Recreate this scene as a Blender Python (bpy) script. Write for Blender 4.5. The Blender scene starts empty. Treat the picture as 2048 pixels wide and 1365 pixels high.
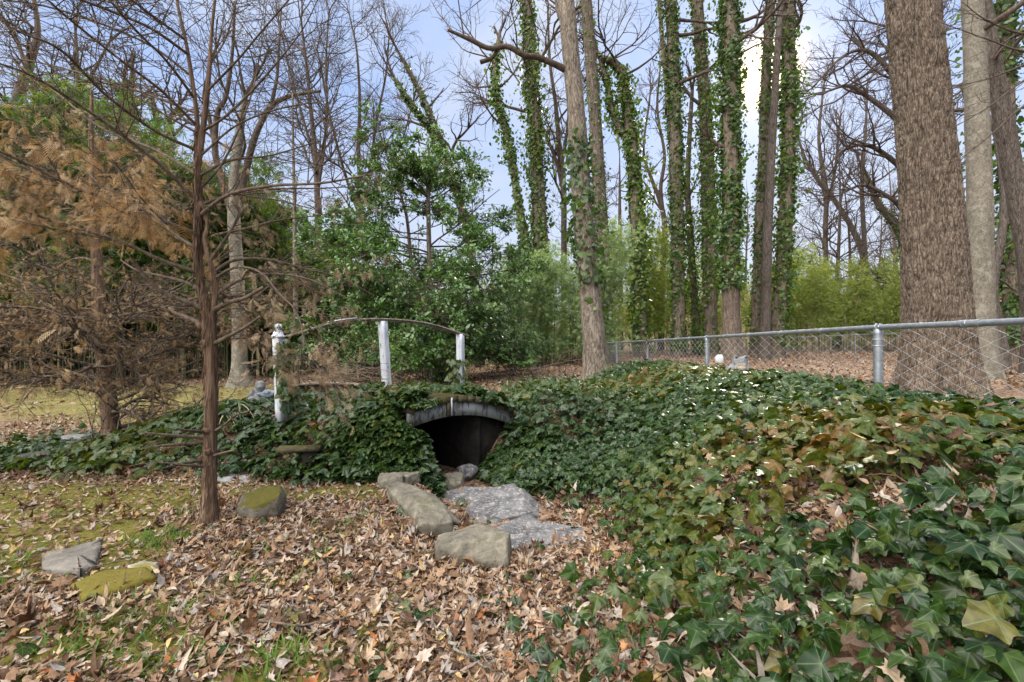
import bpy, bmesh, math
import numpy as np
from mathutils import Vector, Matrix

SC = bpy.context.scene
COL = SC.collection
PI = math.pi
RNG = np.random.default_rng(7)
CAMZ, HOR, FPX = 1.2, 690.0, 910.0

# ---------------------------------------------------------------- numbers
def S(a, b, x):
    t = np.clip((np.asarray(x, float) - a) / (b - a), 0, 1)
    return t * t * (3 - 2 * t)

def _h(ix, iy, iz, sd):
    n = (ix * 374761393 + iy * 668265263 + iz * 2147483647 + sd * 1274126177) & 0xFFFFFFFF
    n = ((n ^ (n >> 13)) * 1274126177) & 0xFFFFFFFF
    n = ((n ^ (n >> 16)) * 2246822519) & 0xFFFFFFFF
    return ((n ^ (n >> 15)) & 0xFFFFFF) / float(0xFFFFFF)

def vnoise(x, y, z=0.0, sd=0):
    x, y, z = np.broadcast_arrays(np.asarray(x, float), np.asarray(y, float), np.asarray(z, float))
    fx, fy, fz = np.floor(x), np.floor(y), np.floor(z)
    ix, iy, iz = fx.astype(np.int64), fy.astype(np.int64), fz.astype(np.int64)
    u, v, w = x - fx, y - fy, z - fz
    u = u * u * (3 - 2 * u); v = v * v * (3 - 2 * v); w = w * w * (3 - 2 * w)
    def L(a, b, t): return a + (b - a) * t
    r = []
    for k in (0, 1):
        a = L(_h(ix, iy, iz + k, sd), _h(ix + 1, iy, iz + k, sd), u)
        b = L(_h(ix, iy + 1, iz + k, sd), _h(ix + 1, iy + 1, iz + k, sd), u)
        r.append(L(a, b, v))
    return L(r[0], r[1], w)

def fbm(x, y, z=0.0, o=4, sd=0):
    s, a, t = 0.0, 0.5, 0.0
    x, y, z = np.asarray(x, float), np.asarray(y, float), np.asarray(z, float)
    for i in range(o):
        s = s + a * vnoise(x * 2 ** i, y * 2 ** i, z * 2 ** i, sd + i * 17); t += a; a *= 0.5
    return s / t

def nrmz(v):
    v = np.asarray(v, float)
    return v / np.maximum(np.linalg.norm(v, axis=-1, keepdims=True), 1e-9)

def P(px, py, Y):
    return np.array([(px - 1024.0) / FPX * Y, Y, CAMZ + (HOR - py) / FPX * Y])

def spline(pts, n):
    pts = np.asarray(pts, float)
    if len(pts) < 3:
        t = np.linspace(0, 1, n)[:, None]
        return pts[0] * (1 - t) + pts[-1] * t
    q = np.vstack([2 * pts[0] - pts[1], pts, 2 * pts[-1] - pts[-2]])
    m = len(pts) - 1
    u = np.linspace(0, m, n); i = np.minimum(u.astype(int), m - 1); f = (u - i)[:, None]
    a, b, c, d = q[i], q[i + 1], q[i + 2], q[i + 3]
    return 0.5 * (2 * b + (c - a) * f + (2 * a - 5 * b + 4 * c - d) * f ** 2 + (3 * b - a - 3 * c + d) * f ** 3)

# ---------------------------------------------------------------- mesh builder (triangles, numpy)
class MB:
    def __init__(self):
        self.V, self.F, self.R, self.W, self.n = [], [], [], [], 0
    def add(self, V, F, rnd=0.5, vein=0.0):
        V = np.asarray(V, float).reshape(-1, 3); F = np.asarray(F, np.int64)
        if F.ndim == 2 and F.shape[1] == 4:
            F = np.vstack([F[:, [0, 1, 2]], F[:, [0, 2, 3]]])
        self.V.append(V); self.F.append(F + self.n)
        self.R.append(np.broadcast_to(np.asarray(rnd, float), (len(V),)))
        self.W.append(np.broadcast_to(np.asarray(vein, float), (len(V),)))
        self.n += len(V)
    def tube(self, pts, rad, k=6, rnd=0.5, cap=False, rough=0.0):
        pts = np.asarray(pts, float); n = len(pts)
        rad = np.broadcast_to(np.asarray(rad, float), (n,))
        t = np.empty_like(pts); t[1:-1] = pts[2:] - pts[:-2]; t[0] = pts[1] - pts[0]; t[-1] = pts[-1] - pts[-2]
        t = nrmz(t)
        o = pts[-1] - pts[0]
        ref = np.zeros(3); ref[int(np.argmin(np.abs(o)))] = 1.0
        u = nrmz(np.cross(t, ref)); v = np.cross(t, u)
        a = np.arange(k) * (2 * PI / k)
        R = rad[:, None] * np.ones(k)
        if rough:
            R = R * (1 + rough * (fbm(np.cos(a)[None] * 2 + pts[:, :1] * 3, np.sin(a)[None] * 2 + pts[:, 1:2], pts[:, 2:] * 2.2, 3) - .5) * 2)
        V = pts[:, None] + R[..., None] * (np.cos(a)[None, :, None] * u[:, None] + np.sin(a)[None, :, None] * v[:, None])
        i = np.arange(n - 1)[:, None] * k; j = np.arange(k)[None]; j2 = (j + 1) % k
        F = np.stack([i + j, i + j2, i + k + j2, i + k + j], -1).reshape(-1, 4)
        self.add(V.reshape(-1, 3), F, rnd)
        if cap:
            for s, ring in ((0, np.arange(k)[::-1]), (n - 1, np.arange(k))):
                c = np.vstack([V[s][ring], pts[s][None]])
                self.add(c, [[q, (q + 1) % k, k] for q in range(k)], rnd)
    def box(self, c, size, R=None, rnd=0.5, taper=1.0):
        c = np.asarray(c, float); h = np.asarray(size, float) / 2
        V = np.array([[x, y, z] for z in (-1, 1) for y in (-1, 1) for x in (-1, 1)], float)
        V[4:, :2] *= taper
        V = V * h
        if R is not None: V = V @ np.asarray(R).T
        self.add(V + c, [[0, 2, 3, 1], [4, 5, 7, 6], [0, 1, 5, 4], [2, 6, 7, 3], [0, 4, 6, 2], [1, 3, 7, 5]], rnd)
    def sweep_box(self, pts, side, up, w, h, rnd=0.5):
        """a bar of rectangular section along pts; side/up vectors per point"""
        pts = np.asarray(pts, float); n = len(pts)
        side = np.broadcast_to(np.asarray(side, float), (n, 3)); up = np.broadcast_to(np.asarray(up, float), (n, 3))
        w = np.broadcast_to(np.asarray(w, float), (n,))[:, None] / 2; h = np.broadcast_to(np.asarray(h, float), (n,))[:, None] / 2
        V = np.stack([pts - side * w - up * h, pts + side * w - up * h, pts + side * w + up * h, pts - side * w + up * h], 1)
        F = []
        for i in range(n - 1):
            for j in range(4):
                F.append([i * 4 + j, i * 4 + (j + 1) % 4, i * 4 + 4 + (j + 1) % 4, i * 4 + 4 + j])
        F += [[3, 2, 1, 0], [n * 4 - 4, n * 4 - 3, n * 4 - 2, n * 4 - 1]]
        self.add(V.reshape(-1, 3), F, rnd)
    def lathe(self, prof, c, k=20, rnd=0.5):
        prof = np.asarray(prof, float); a = np.arange(k) * 2 * PI / k; n = len(prof)
        V = np.stack([prof[:, :1] * np.cos(a), prof[:, :1] * np.sin(a), np.repeat(prof[:, 1:], k, 1)], -1).reshape(-1, 3) + np.asarray(c, float)
        i = np.arange(n - 1)[:, None] * k; j = np.arange(k)[None]; j2 = (j + 1) % k
        self.add(V, np.stack([i + j, i + j2, i + k + j2, i + k + j], -1).reshape(-1, 4), rnd)
    def leaves(self, T, F, vein, pos, fwd, nrm, size, rnd, cx=0.0, cy=0.0, aspect=1.0):
        """N copies of a leaf template: T (n,3) with y along the leaf, x across, z the normal"""
        pos = np.asarray(pos, float); N = len(pos)
        if N == 0: return
        y = nrmz(np.broadcast_to(fwd, (N, 3))); x = nrmz(np.cross(y, np.broadcast_to(nrm, (N, 3)))); z = np.cross(x, y)
        size = np.broadcast_to(np.asarray(size, float), (N,)); asp = np.broadcast_to(np.asarray(aspect, float), (N,))
        cx = np.broadcast_to(np.asarray(cx, float), (N,))[:, None]; cy = np.broadcast_to(np.asarray(cy, float), (N,))[:, None]
        tx = T[None, :, 0] * asp[:, None]; ty = np.broadcast_to(T[None, :, 1], tx.shape)
        tz = T[None, :, 2] + cx * tx ** 2 + cy * ty ** 2
        V = pos[:, None] + size[:, None, None] * (tx[..., None] * x[:, None] + ty[..., None] * y[:, None] + tz[..., None] * z[:, None])
        m = len(T); F = np.asarray(F)
        if F.shape[1] == 4: F = np.vstack([F[:, [0, 1, 2]], F[:, [0, 2, 3]]])
        FF = (F[None] + (np.arange(N) * m)[:, None, None]).reshape(-1, 3)
        self.add(V.reshape(-1, 3), FF, np.repeat(np.broadcast_to(np.asarray(rnd, float), (N,)), m), np.tile(vein, N))
    def build(self, name, mat, parent=None, smooth=True, loc=None):
        V = np.vstack(self.V) if self.V else np.zeros((0, 3)); F = np.vstack(self.F) if self.F else np.zeros((0, 3), int)
        if loc is not None: V = V - np.asarray(loc, float)
        me = bpy.data.meshes.new(name)
        me.vertices.add(len(V)); me.vertices.foreach_set('co', V.astype(np.float32).ravel())
        me.loops.add(len(F) * 3); me.loops.foreach_set('vertex_index', F.astype(np.int32).ravel())
        me.polygons.add(len(F)); me.polygons.foreach_set('loop_start', np.arange(len(F), dtype=np.int32) * 3)
        me.polygons.foreach_set('loop_total', np.full(len(F), 3, np.int32))
        if smooth: me.polygons.foreach_set('use_smooth', np.ones(len(F), bool))
        for nm, L in (('rnd', self.R), ('vein', self.W)):
            a = me.attributes.new(nm, 'FLOAT', 'POINT')
            a.data.foreach_set('value', np.concatenate(L).astype(np.float32) if L else np.zeros(0, np.float32))
        me.update(calc_edges=True)
        me.materials.append(mat)
        o = bpy.data.objects.new(name, me); COL.objects.link(o)
        if parent is not None: o.parent = parent
        if loc is not None and parent is None: o.location = loc
        return o

def tag(o, label=None, cat=None, group=None, kind=None):
    if label: o['label'] = label
    if cat: o['category'] = cat
    if group: o['group'] = group
    if kind: o['kind'] = kind
    return o

def thing(name, label, cat, loc=(0, 0, 0), group=None):
    o = bpy.data.objects.new(name, None); COL.objects.link(o)
    o.location = [float(v) for v in loc]; o.empty_display_size = .2
    return tag(o, label, cat, group)

def dup(root, loc, rz=0.0, sc=1.0, label=None, group=None):
    r = root.copy(); COL.objects.link(r)
    r.location = [float(v) for v in loc]; r.rotation_euler = (0, 0, rz); r.scale = (sc, sc, sc)
    if label: r['label'] = label
    if group: r['group'] = group
    for ch in list(root.children):
        c = ch.copy(); COL.objects.link(c); c.parent = r
        for g in ch.children:
            d = g.copy(); COL.objects.link(d); d.parent = c
    return r

# ---------------------------------------------------------------- materials
class NT:
    def __init__(self, name):
        self.m = bpy.data.materials.new(name); self.m.use_nodes = True
        self.t = self.m.node_tree; self.t.nodes.clear()
        self.out = self.t.nodes.new('ShaderNodeOutputMaterial')
    def n(self, typ, ins=None, **kw):
        nd = self.t.nodes.new(typ)
        for k, v in kw.items(): setattr(nd, k, v)
        for k, v in (ins or {}).items(): self.set(nd, k, v)
        return nd
    def set(self, nd, k, v):
        s = nd.inputs[k]
        if isinstance(v, bpy.types.NodeSocket): self.t.links.new(v, s)
        elif isinstance(v, bpy.types.Node): self.t.links.new(v.outputs[0], s)
        else: s.default_value = v
    def ramp(self, fac, stops, interp='LINEAR'):
        r = self.n('ShaderNodeValToRGB', {0: fac}); r.color_ramp.interpolation = interp
        e = r.color_ramp.elements
        while len(e) < len(stops): e.new(0.5)
        for q, (p, c) in zip(e, stops):
            q.position = p; q.color = (c, c, c, 1) if isinstance(c, (int, float)) else (*c, 1)
        return r.outputs[0]
    def math(self, op, a, b=0.0, c=0.0, clamp=False):
        nd = self.n('ShaderNodeMath', {0: a, 1: b, 2: c}, operation=op); nd.use_clamp = clamp
        return nd.outputs[0]
    def mix(self, f, a, b, typ='MIX'):
        nd = self.n('ShaderNodeMix', data_type='RGBA', blend_type=typ)
        for k, v in ((0, f), (6, a), (7, b)):
            if isinstance(v, tuple) and len(v) == 3: v = (*v, 1)
            self.set(nd, k, v)
        return nd.outputs[2]
    def attr(self, name): return self.n('ShaderNodeAttribute', attribute_name=name).outputs['Fac']
    def obj(self, scale=(1, 1, 1)):
        tc = self.n('ShaderNodeTexCoord')
        return self.n('ShaderNodeMapping', {'Vector': tc.outputs['Object'], 'Scale': scale}).outputs[0]
    def noise(self, v, scale, detail=4.0, rough=.55, dist=0.0):
        return self.n('ShaderNodeTexNoise', {'Vector': v, 'Scale': scale, 'Detail': detail, 'Roughness': rough, 'Distortion': dist}).outputs[0]
    def vor(self, v, scale, feature='F1', out='Distance'):
        return self.n('ShaderNodeTexVoronoi', {'Vector': v, 'Scale': scale}, feature=feature).outputs[out]
    def bump(self, h, strength=.5, dist=.02):
        return self.n('ShaderNodeBump', {'Height': h, 'Strength': strength, 'Distance': dist}).outputs[0]
    def bsdf(self, col, rough=.7, normal=None, spec=.4, metal=0.0):
        i = {'Base Color': (*col, 1) if isinstance(col, tuple) and len(col) == 3 else col, 'Roughness': rough, 'Specular IOR Level': spec, 'Metallic': metal}
        if normal is not None: i['Normal'] = normal
        return self.n('ShaderNodeBsdfPrincipled', i)
    def done(self, sh):
        self.t.links.new(sh.outputs[0] if isinstance(sh, bpy.types.Node) else sh, self.out.inputs[0]); return self.m

def leaf_mat(name, stops, veincol=None, rough=.45, trans=.3, tcol=(1.3, 1.25, .6), spec=.45, veinpow=14.0, veinamt=.6, mottle=0.25):
    t = NT(name)
    c = t.ramp(t.attr('rnd'), stops)
    if mottle:
        nz = t.noise(t.obj(), 60.0, 3.0)
        c = t.mix(mottle, c, t.ramp(nz, [(.3, .25), (.7, 1.6)]), 'MULTIPLY')
    if veincol:
        f = t.math('MULTIPLY', t.math('POWER', t.attr('vein'), veinpow), veinamt)
        c = t.mix(f, c, veincol)
    b = t.bsdf(c, rough, spec=spec)
    if trans:
        tr = t.n('ShaderNodeBsdfTranslucent', {0: t.mix(1.0, c, tcol, 'MULTIPLY')})
        b = t.n('ShaderNodeMixShader', {0: trans, 1: b.outputs[0], 2: tr.outputs[0]})
    return t.done(b)

def bark_mat(name, dark, mid, light, sc=18.0, stretch=.22, bump=.9, lichen=None, moss=None, plates=True):
    t = NT(name)
    v = t.obj((1, 1, stretch))
    n1 = t.noise(v, sc, 6.0, .65, .4)
    n2 = t.noise(t.obj(), 1.3, 4.0)
    h = n1
    if plates:
        d = t.vor(t.n('ShaderNodeMixRGB', {0: .3, 1: v, 2: t.n('ShaderNodeTexNoise', {'Vector': v, 'Scale': sc * .5}).outputs[1]}).outputs[0], sc * 1.1, 'DISTANCE_TO_EDGE')
        e = t.ramp(d, [(0, 0), (.14, .8), (.4, 1.0)])
        h = t.math('MULTIPLY_ADD', n1, .85, t.math('MULTIPLY', e, .28))
    c = t.ramp(h, [(.3, dark), (.52, mid), (.8, light)])
    c = t.mix(.35, c, t.ramp(n2, [(.3, .55), (.7, 1.35)]), 'MULTIPLY')
    if lichen:
        c = t.mix(t.math('MULTIPLY', t.ramp(t.noise(t.obj(), 7.0, 6.0, .7), [(.52, 0), (.62, 1)]), .7), c, lichen)
    if moss:
        tc = t.n('ShaderNodeTexCoord'); z = t.n('ShaderNodeSeparateXYZ', {0: tc.outputs['Object']}).outputs[2]
        f = t.math('MULTIPLY', t.ramp(t.math('ADD', z, t.math('MULTIPLY', t.noise(t.obj(), 3.0, 5.0), .9)), [(.5, 1), (1.0, 0)]), .75)
        c = t.mix(f, c, moss)
    return t.done(t.bsdf(c, .9, t.bump(h, bump, .03), .15))

def stone_mat(name, a, b, c, sc=9.0, moss=None, mossamt=.5, speck=None):
    t = NT(name); v = t.obj()
    n1 = t.noise(v, sc, 8.0, .65, .3); n2 = t.noise(v, sc * 6, 5.0, .7)
    col = t.ramp(n1, [(.3, a), (.5, b), (.72, c)])
    col = t.mix(.5, col, t.ramp(n2, [(.25, .4), (.75, 1.7)]), 'MULTIPLY')
    if speck: col = t.mix(t.ramp(t.noise(v, sc * 3.1, 8.0, .8), [(.53, 0), (.58, 1)]), col, speck)
    h = t.math('ADD', n1, t.math('MULTIPLY', n2, .4))
    if moss:
        g = t.n('ShaderNodeNewGeometry'); z = t.n('ShaderNodeSeparateXYZ', {0: g.outputs['Normal']}).outputs[2]
        m = t.math('ADD', t.math('MULTIPLY', z, .25), t.noise(v, sc * .7, 6.0, .7))
        f = t.ramp(m, [(.95 - mossamt * .8, 0), (1.05 - mossamt * .8, 1)])
        col = t.mix(f, col, t.mix(n2, moss[0], moss[1]))
    return t.done(t.bsdf(col, .9, t.bump(h, .7, .03), .2))
SUN_E, SUN_ANG, EXPO, SKY_K = 3.2, 4.0, 0.5, 0.1
SKY_BLUE, SKY_WHITE, SKY_FILL = (3.1, 4.5, 7.9), (6.0, 6.3, 6.9), (62.0, 60.0, 57.0)
# ---------------------------------------------------------------- camera, sun, sky
cam = bpy.data.cameras.new('camera'); co = bpy.data.objects.new('camera', cam); COL.objects.link(co)
co.location = (0, 0, CAMZ); co.rotation_euler = (PI / 2 + math.atan((HOR - 682.5) / FPX), 0, 0)
cam.sensor_width = 36.0; cam.lens = 36.0 * FPX / 2048.0; cam.clip_start = .03; cam.clip_end = 3000
SC.camera = co
SUN_AZ, SUN_EL = math.radians(29.2), math.radians(27.6)
sd = Vector((math.sin(SUN_AZ) * math.cos(SUN_EL), math.cos(SUN_AZ) * math.cos(SUN_EL), math.sin(SUN_EL)))
sl = bpy.data.lights.new('sun', 'SUN'); sl.energy = SUN_E; sl.angle = math.radians(SUN_ANG); sl.color = (1.0, .9, .76)
so = bpy.data.objects.new('sun', sl); COL.objects.link(so); so.rotation_euler = sd.to_track_quat('Z', 'Y').to_euler()
W = bpy.data.worlds.new('World'); SC.world = W; W.use_nodes = True
wt = W.node_tree; wt.nodes.clear()
def wn(typ, ins=None, **kw):
    nd = wt.nodes.new(typ)
    for k, v in kw.items(): setattr(nd, k, v)
    for k, v in (ins or {}).items():
        s = nd.inputs[k]
        if isinstance(v, bpy.types.NodeSocket): wt.links.new(v, s)
        else: s.default_value = v
    return nd
def wramp(fac, stops):
    r = wn('ShaderNodeValToRGB', {0: fac}); e = r.color_ramp.elements
    while len(e) < len(stops): e.new(.5)
    for q, (p, c) in zip(e, stops): q.position = p; q.color = (c, c, c, 1) if isinstance(c, (int, float)) else (*c, 1)
    return r.outputs[0]
def wmath(op, a, b=0.0, clamp=False):
    nd = wn('ShaderNodeMath', {0: a, 1: b}, operation=op); nd.use_clamp = clamp; return nd.outputs[0]
def wmix(f, a, b, typ='MIX'):
    nd = wn('ShaderNodeMix', data_type='RGBA', blend_type=typ)
    for k, v in ((0, f), (6, a), (7, b)):
        if isinstance(v, bpy.types.NodeSocket): wt.links.new(v, nd.inputs[k])
        else: nd.inputs[k].default_value = (*v, 1) if isinstance(v, tuple) else v
    return nd.outputs[2]
sky = wn('ShaderNodeTexSky', sky_type='NISHITA', sun_disc=False, sun_elevation=SUN_EL, sun_rotation=SUN_AZ, air_density=1.0, dust_density=.6, ozone_density=3.0)
tc = wn('ShaderNodeTexCoord').outputs['Generated']
sep = wn('ShaderNodeSeparateXYZ', {0: tc})
zz = wmath('MAXIMUM', sep.outputs[2], 0.02)
# thin high cloud: noise on the plane of the cloud deck
den = wmath('ADD', zz, .25)
cv = wn('ShaderNodeCombineXYZ', {0: wmath('DIVIDE', sep.outputs[0], den), 1: wmath('DIVIDE', sep.outputs[1], den), 2: 0.0}).outputs[0]
cn = wn('ShaderNodeTexNoise', {'Vector': cv, 'Scale': 1.3, 'Detail': 6.0, 'Roughness': .55, 'Distortion': .4}).outputs[0]
cm = wramp(cn, [(.42, .0), (.60, 1.0)])
low = wramp(sep.outputs[2], [(.0, .95), (.30, .5), (.52, 0.0)])            # whitening towards the horizon
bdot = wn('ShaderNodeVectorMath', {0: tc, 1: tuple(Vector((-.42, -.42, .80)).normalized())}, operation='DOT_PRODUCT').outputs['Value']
back = wramp(bdot, [(.50, 0), (.93, 1)])  # added bright sky lobe, out of view overhead and behind, to light the foreground
dot = wn('ShaderNodeVectorMath', {0: tc, 1: tuple(sd)}, operation='DOT_PRODUCT').outputs['Value']
halo = wmath('POWER', wmath('MAXIMUM', dot, 0.0), 200.0)
halo2 = wmath('POWER', wmath('MAXIMUM', dot, 0.0), 2200.0)
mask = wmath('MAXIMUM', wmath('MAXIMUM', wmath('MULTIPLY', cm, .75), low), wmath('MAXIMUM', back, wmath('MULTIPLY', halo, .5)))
blue = wmix(.82, sky.outputs[0], SKY_BLUE)
cloud = wmix(back, SKY_WHITE, SKY_FILL)  # cloud white, with the added fill brightness inside the lobe
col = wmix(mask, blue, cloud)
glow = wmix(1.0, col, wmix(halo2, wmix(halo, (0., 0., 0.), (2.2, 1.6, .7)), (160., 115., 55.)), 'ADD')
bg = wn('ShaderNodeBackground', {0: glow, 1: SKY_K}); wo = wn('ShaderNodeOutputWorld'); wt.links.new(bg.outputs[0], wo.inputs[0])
SC.view_settings.view_transform = 'Standard'; SC.view_settings.look = 'None'
SC.view_settings.exposure = EXPO; SC.view_settings.gamma = 1
SC.cycles.max_bounces = 6; SC.cycles.diffuse_bounces = 3; SC.cycles.transmission_bounces = 4; SC.cycles.glossy_bounces = 2
SC.cycles.use_denoising = True
SC.cycles.sample_clamp_indirect = 6.0
# ---------------------------------------------------------------- terrain
BC = np.array([-1.08, 5.01]); BA = nrmz(np.array([.66, .75])); BW = np.array([BA[1], -BA[0]])   # bridge centre, axis, towards the viewer's side
TR = np.array([[.30, 2.55], [-.02, 3.45], [-.62, 4.75], [-1.40, 5.56]])

def bridge_sw(x, y):
    dx, dy = x - BC[0], y - BC[1]
    return dx * BA[0] + dy * BA[1], dx * BW[0] + dy * BW[1]

def trench(x, y):
    d = np.full(np.shape(x), 1e9); side = np.zeros(np.shape(x)); tt = np.zeros(np.shape(x))
    for i in range(len(TR) - 1):
        a, b = TR[i], TR[i + 1]; ab = b - a; L2 = ab @ ab
        t = np.clip(((x - a[0]) * ab[0] + (y - a[1]) * ab[1]) / L2, 0, 1)
        qx, qy = x - a[0] - t * ab[0], y - a[1] - t * ab[1]
        dd = np.hypot(qx, qy); sg = np.sign(qx * ab[1] - qy * ab[0])      # + to the right going away
        m = dd < d
        d = np.where(m, dd, d); side = np.where(m, sg, side); tt = np.where(m, i + t, tt)
    return d, side, tt

def smax(a, b, k=14.0):
    m = np.maximum(a, b)
    return m + np.log(np.exp(k * (a - m)) + np.exp(k * (b - m))) / k - np.log(2) / k * np.exp(-4 * np.abs(a - b))

def H(x, y):
    x = np.asarray(x, float); y = np.asarray(y, float)
    pl = .40 * S(-4.5, 1.0, x) * S(5.5, 9.5, y)
    base = np.maximum(pl, .47 * S(1.8, 2.8, x) * S(-2, 1, y + .0 * x))
    mound = .50 * S(4.02 - .10 * S(-2.2, -1.4, x), 4.75 - .42 * S(-2.2, -1.4, x), y) * (1 - S(5.7, 8.0, y)) * S(-5.0, -2.7, x) * (1 - S(-.5, .3, x))
    k = np.clip(y - 1.2, 0, 2.6)
    bank = .76 * S(.0 + .2 * k, 1.6 + .25 * k, x) * (1 - S(2.40, 3.0, x - .035 * y)) * (1 - S(8.0, 10.5, y)) * S(-2.5, -.5, y)
    rm = .52 * S(-.2, .45, x) * S(4.5, 5.3, y) * (1 - S(6.5, 9.5, y)) * (1 - S(2.3, 3.0, x))
    h = np.maximum(np.maximum(base, mound), np.maximum(bank, rm))
    h = h + .33 * S(13, 25, y) * S(-3, 8, x) + 6.0 * S(27, 52, y) * S(3, 22, x) + 1.5 * S(45, 110, y) + 2.0 * S(30, 80, np.abs(x))
    h = h + (fbm(x * 1.7, y * 1.7, 0, 3, 3) - .5) * .07 + (fbm(x * .25, y * .25, 0, 2, 9) - .5) * .12 * S(6, 14, y)
    d, sg, tt = trench(x, y)
    hw = np.where(sg > 0, .34, .38); ww = np.where(sg > 0, .62, .16)
    bot = -.13 + .10 * (1 - S(.0, .7, tt)) - .10 * S(1.3, 1.9, tt) + .02 * fbm(x * 5, y * 5, 0, 2, 5)
    t = S(0, 1, (d - hw) / ww)
    return np.where(h > bot, bot * (1 - t) + h * t, h)

def deck_z(s): return .68 - .255 * s ** 2
def top(x, y):
    """what the ivy and leaves lie on: the ground or the bridge deck"""
    h = H(x, y); s, w = bridge_sw(x, y)
    return np.where((np.abs(s - .35) < .85) & (np.abs(w) < .6), np.maximum(h, deck_z(s)), h)
def grad(f, x, y, e=.03):
    gx = (f(x + e, y) - f(x - e, y)) / (2 * e); gy = (f(x, y + e) - f(x, y - e)) / (2 * e)
    return gx, gy

def axis(lo, hi, step, a, b, grow=1.09):
    m = list(np.arange(lo, hi, step)); s = step; v = m[-1]
    while v < b: s = min(s * grow, 12); v += s; m.append(v)
    s = step; v = m[0]
    while v > a: s = min(s * grow, 12); v -= s; m.insert(0, v)
    return np.array(m)
gx_, gy_ = axis(-5.2, 3.4, .045, -190, 190), axis(.6, 7.6, .045, -30, 330)
X, Y = np.meshgrid(gx_, gy_); Z = H(X, Y)

def lawn_mask(x, y):
    e = 7.3 + (fbm(x * .5, y * .5, 0, 3, 21) - .5) * 2.4
    return S(-.6, .6, y - e + 0.5 * np.maximum(x + 5.5, 0) * 0) * (1 - S(-2.9, -.4, x - (y - 8) * -.02)) * (1 - S(12.6, 14.2, y))
def moss_mask(x, y):
    n = fbm(x * 1.9 + 3, y * 1.9, 0, 4, 31)
    reg = (1 - S(-1.0, .2, x)) * (1 - S(3.7, 4.3, y)) * (1 - S(-.4, -.1, x) * .6)
    bias = .24 * (1 - S(-3.2, -1.4, x)) 
    return S(.56, .66, n + bias) * reg
m = MB(); ny, nx = X.shape
i = np.arange(ny - 1)[:, None] * nx; j = np.arange(nx - 1)[None]
F = np.stack([i + j, i + j + 1, i + nx + j + 1, i + nx + j], -1).reshape(-1, 4)
m.add(np.stack([X, Y, Z], -1).reshape(-1, 3), F, lawn_mask(X, Y).ravel(), moss_mask(X, Y).ravel())
t = NT('leafy_earth'); v = t.obj()
n1 = t.noise(v, 2.2, 5); n2 = t.noise(v, 26.0, 6, .7); n3 = t.vor(v, 30.0, 'F1', 'Color')
n3v = t.n('ShaderNodeSeparateColor', {0: n3}).outputs[0]
litter = t.ramp(t.math('ADD', t.math('MULTIPLY', n2, .5), t.math('MULTIPLY', n3v, .5)), [(.2, (.035, .02, .012)), (.45, (.13, .08, .05)), (.62, (.24, .155, .10)), (.8, (.30, .23, .18))])
litter = t.mix(.4, litter, t.ramp(n1, [(.3, .6), (.7, 1.3)]), 'MULTIPLY')
grass = t.ramp(t.math('ADD', t.math('MULTIPLY', t.noise(v, 3.0, 6, .7), .6), t.math('MULTIPLY', n2, .45)), [(.3, (.07, .065, .022)), (.5, (.14, .125, .045)), (.7, (.26, .20, .10))])
moss = t.ramp(t.math('ADD', n2, t.math('MULTIPLY', n1, .3)), [(.4, (.03, .045, .006)), (.62, (.085, .085, .012)), (.85, (.17, .14, .03))])
c = t.mix(t.attr('rnd'), litter, grass); c = t.mix(t.math('MULTIPLY', t.attr('vein'), .9), c, moss)
ground = m.build('ground', t.done(t.bsdf(c, .95, t.bump(t.math('ADD', n2, n3v), .6, .03), .1)))
tag(ground, kind='structure')

# ---------------------------------------------------------------- leaf templates
def fan(outline, tips, z=None):
    o = np.asarray(outline, float); n = len(o)
    T = np.zeros((n + 1, 3)); T[1:, :2] = o
    F = [[0, q, q + 1] for q in range(1, n)] + [[0, n, 1]]
    v = np.zeros(n + 1); v[0] = 1
    for q in tips: v[q + 1] = 1
    return T, np.array(F), v
# ivy: five lobes; y from the petiole to the tip, vertex 0 near the petiole
IVY_O = [(0.0, -.05), (.20, -.20), (.42, -.12), (.43, .06), (.55, .24), (.40, .40), (.27, .56), (.0, .88), (-.27, .56), (-.40, .40), (-.55, .24), (-.43, .06), (-.42, -.12), (-.20, -.20)]
IVY = fan(IVY_O, [2, 4, 7, 10, 12]); IVY[0][0] = (0, .08, 0); IVY[0][1:, 2] = -.10 * (np.abs(IVY[0][1:, 0]) * 1.2) ** 2 * 4
for q in (4, 7, 9, 11): IVY[0][q, 2] += .05        # the blade rises between the veins
IVY[0][:, 2] -= .22 * np.maximum(IVY[0][:, 1], 0) ** 2
def round_leaf(o, tips):
    o = np.array(o); n = len(o); r, tp = [], []
    for q in range(n):
        a, b, c, d = o[q - 1], o[q], o[(q + 1) % n], o[(q + 2) % n]
        if q in tips: tp.append(len(r))
        r.append(b)
        for f in (.5,) if n > 20 else (.34, .67):
            r.append(.5 * (2 * b + (c - a) * f + (2 * a - 5 * b + 4 * c - d) * f * f + (3 * b - a - 3 * c + d) * f ** 3))
    return fan(r, tp)
IVYN = round_leaf(IVY_O, [2, 4, 7, 10, 12]); _T = IVYN[0]; _T[0] = (0, .08, 0); _a = np.arctan2(_T[1:, 0], _T[1:, 1] - .08)
_T[1:, 2] = -.30 * _T[1:, 0] ** 2 - .20 * np.maximum(_T[1:, 1], 0) ** 2 + .035 * np.cos(_a * 5 + PI) * np.hypot(_T[1:, 0], _T[1:, 1]) * 2
# far ivy: four triangles
IVYS = fan([(0, -.1), (.42, -.1), (.5, .3), (0, .9), (-.5, .3), (-.42, -.1)], [3]); IVYS[0][:, 2] = -.25 * IVYS[0][:, 0] ** 2
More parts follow.
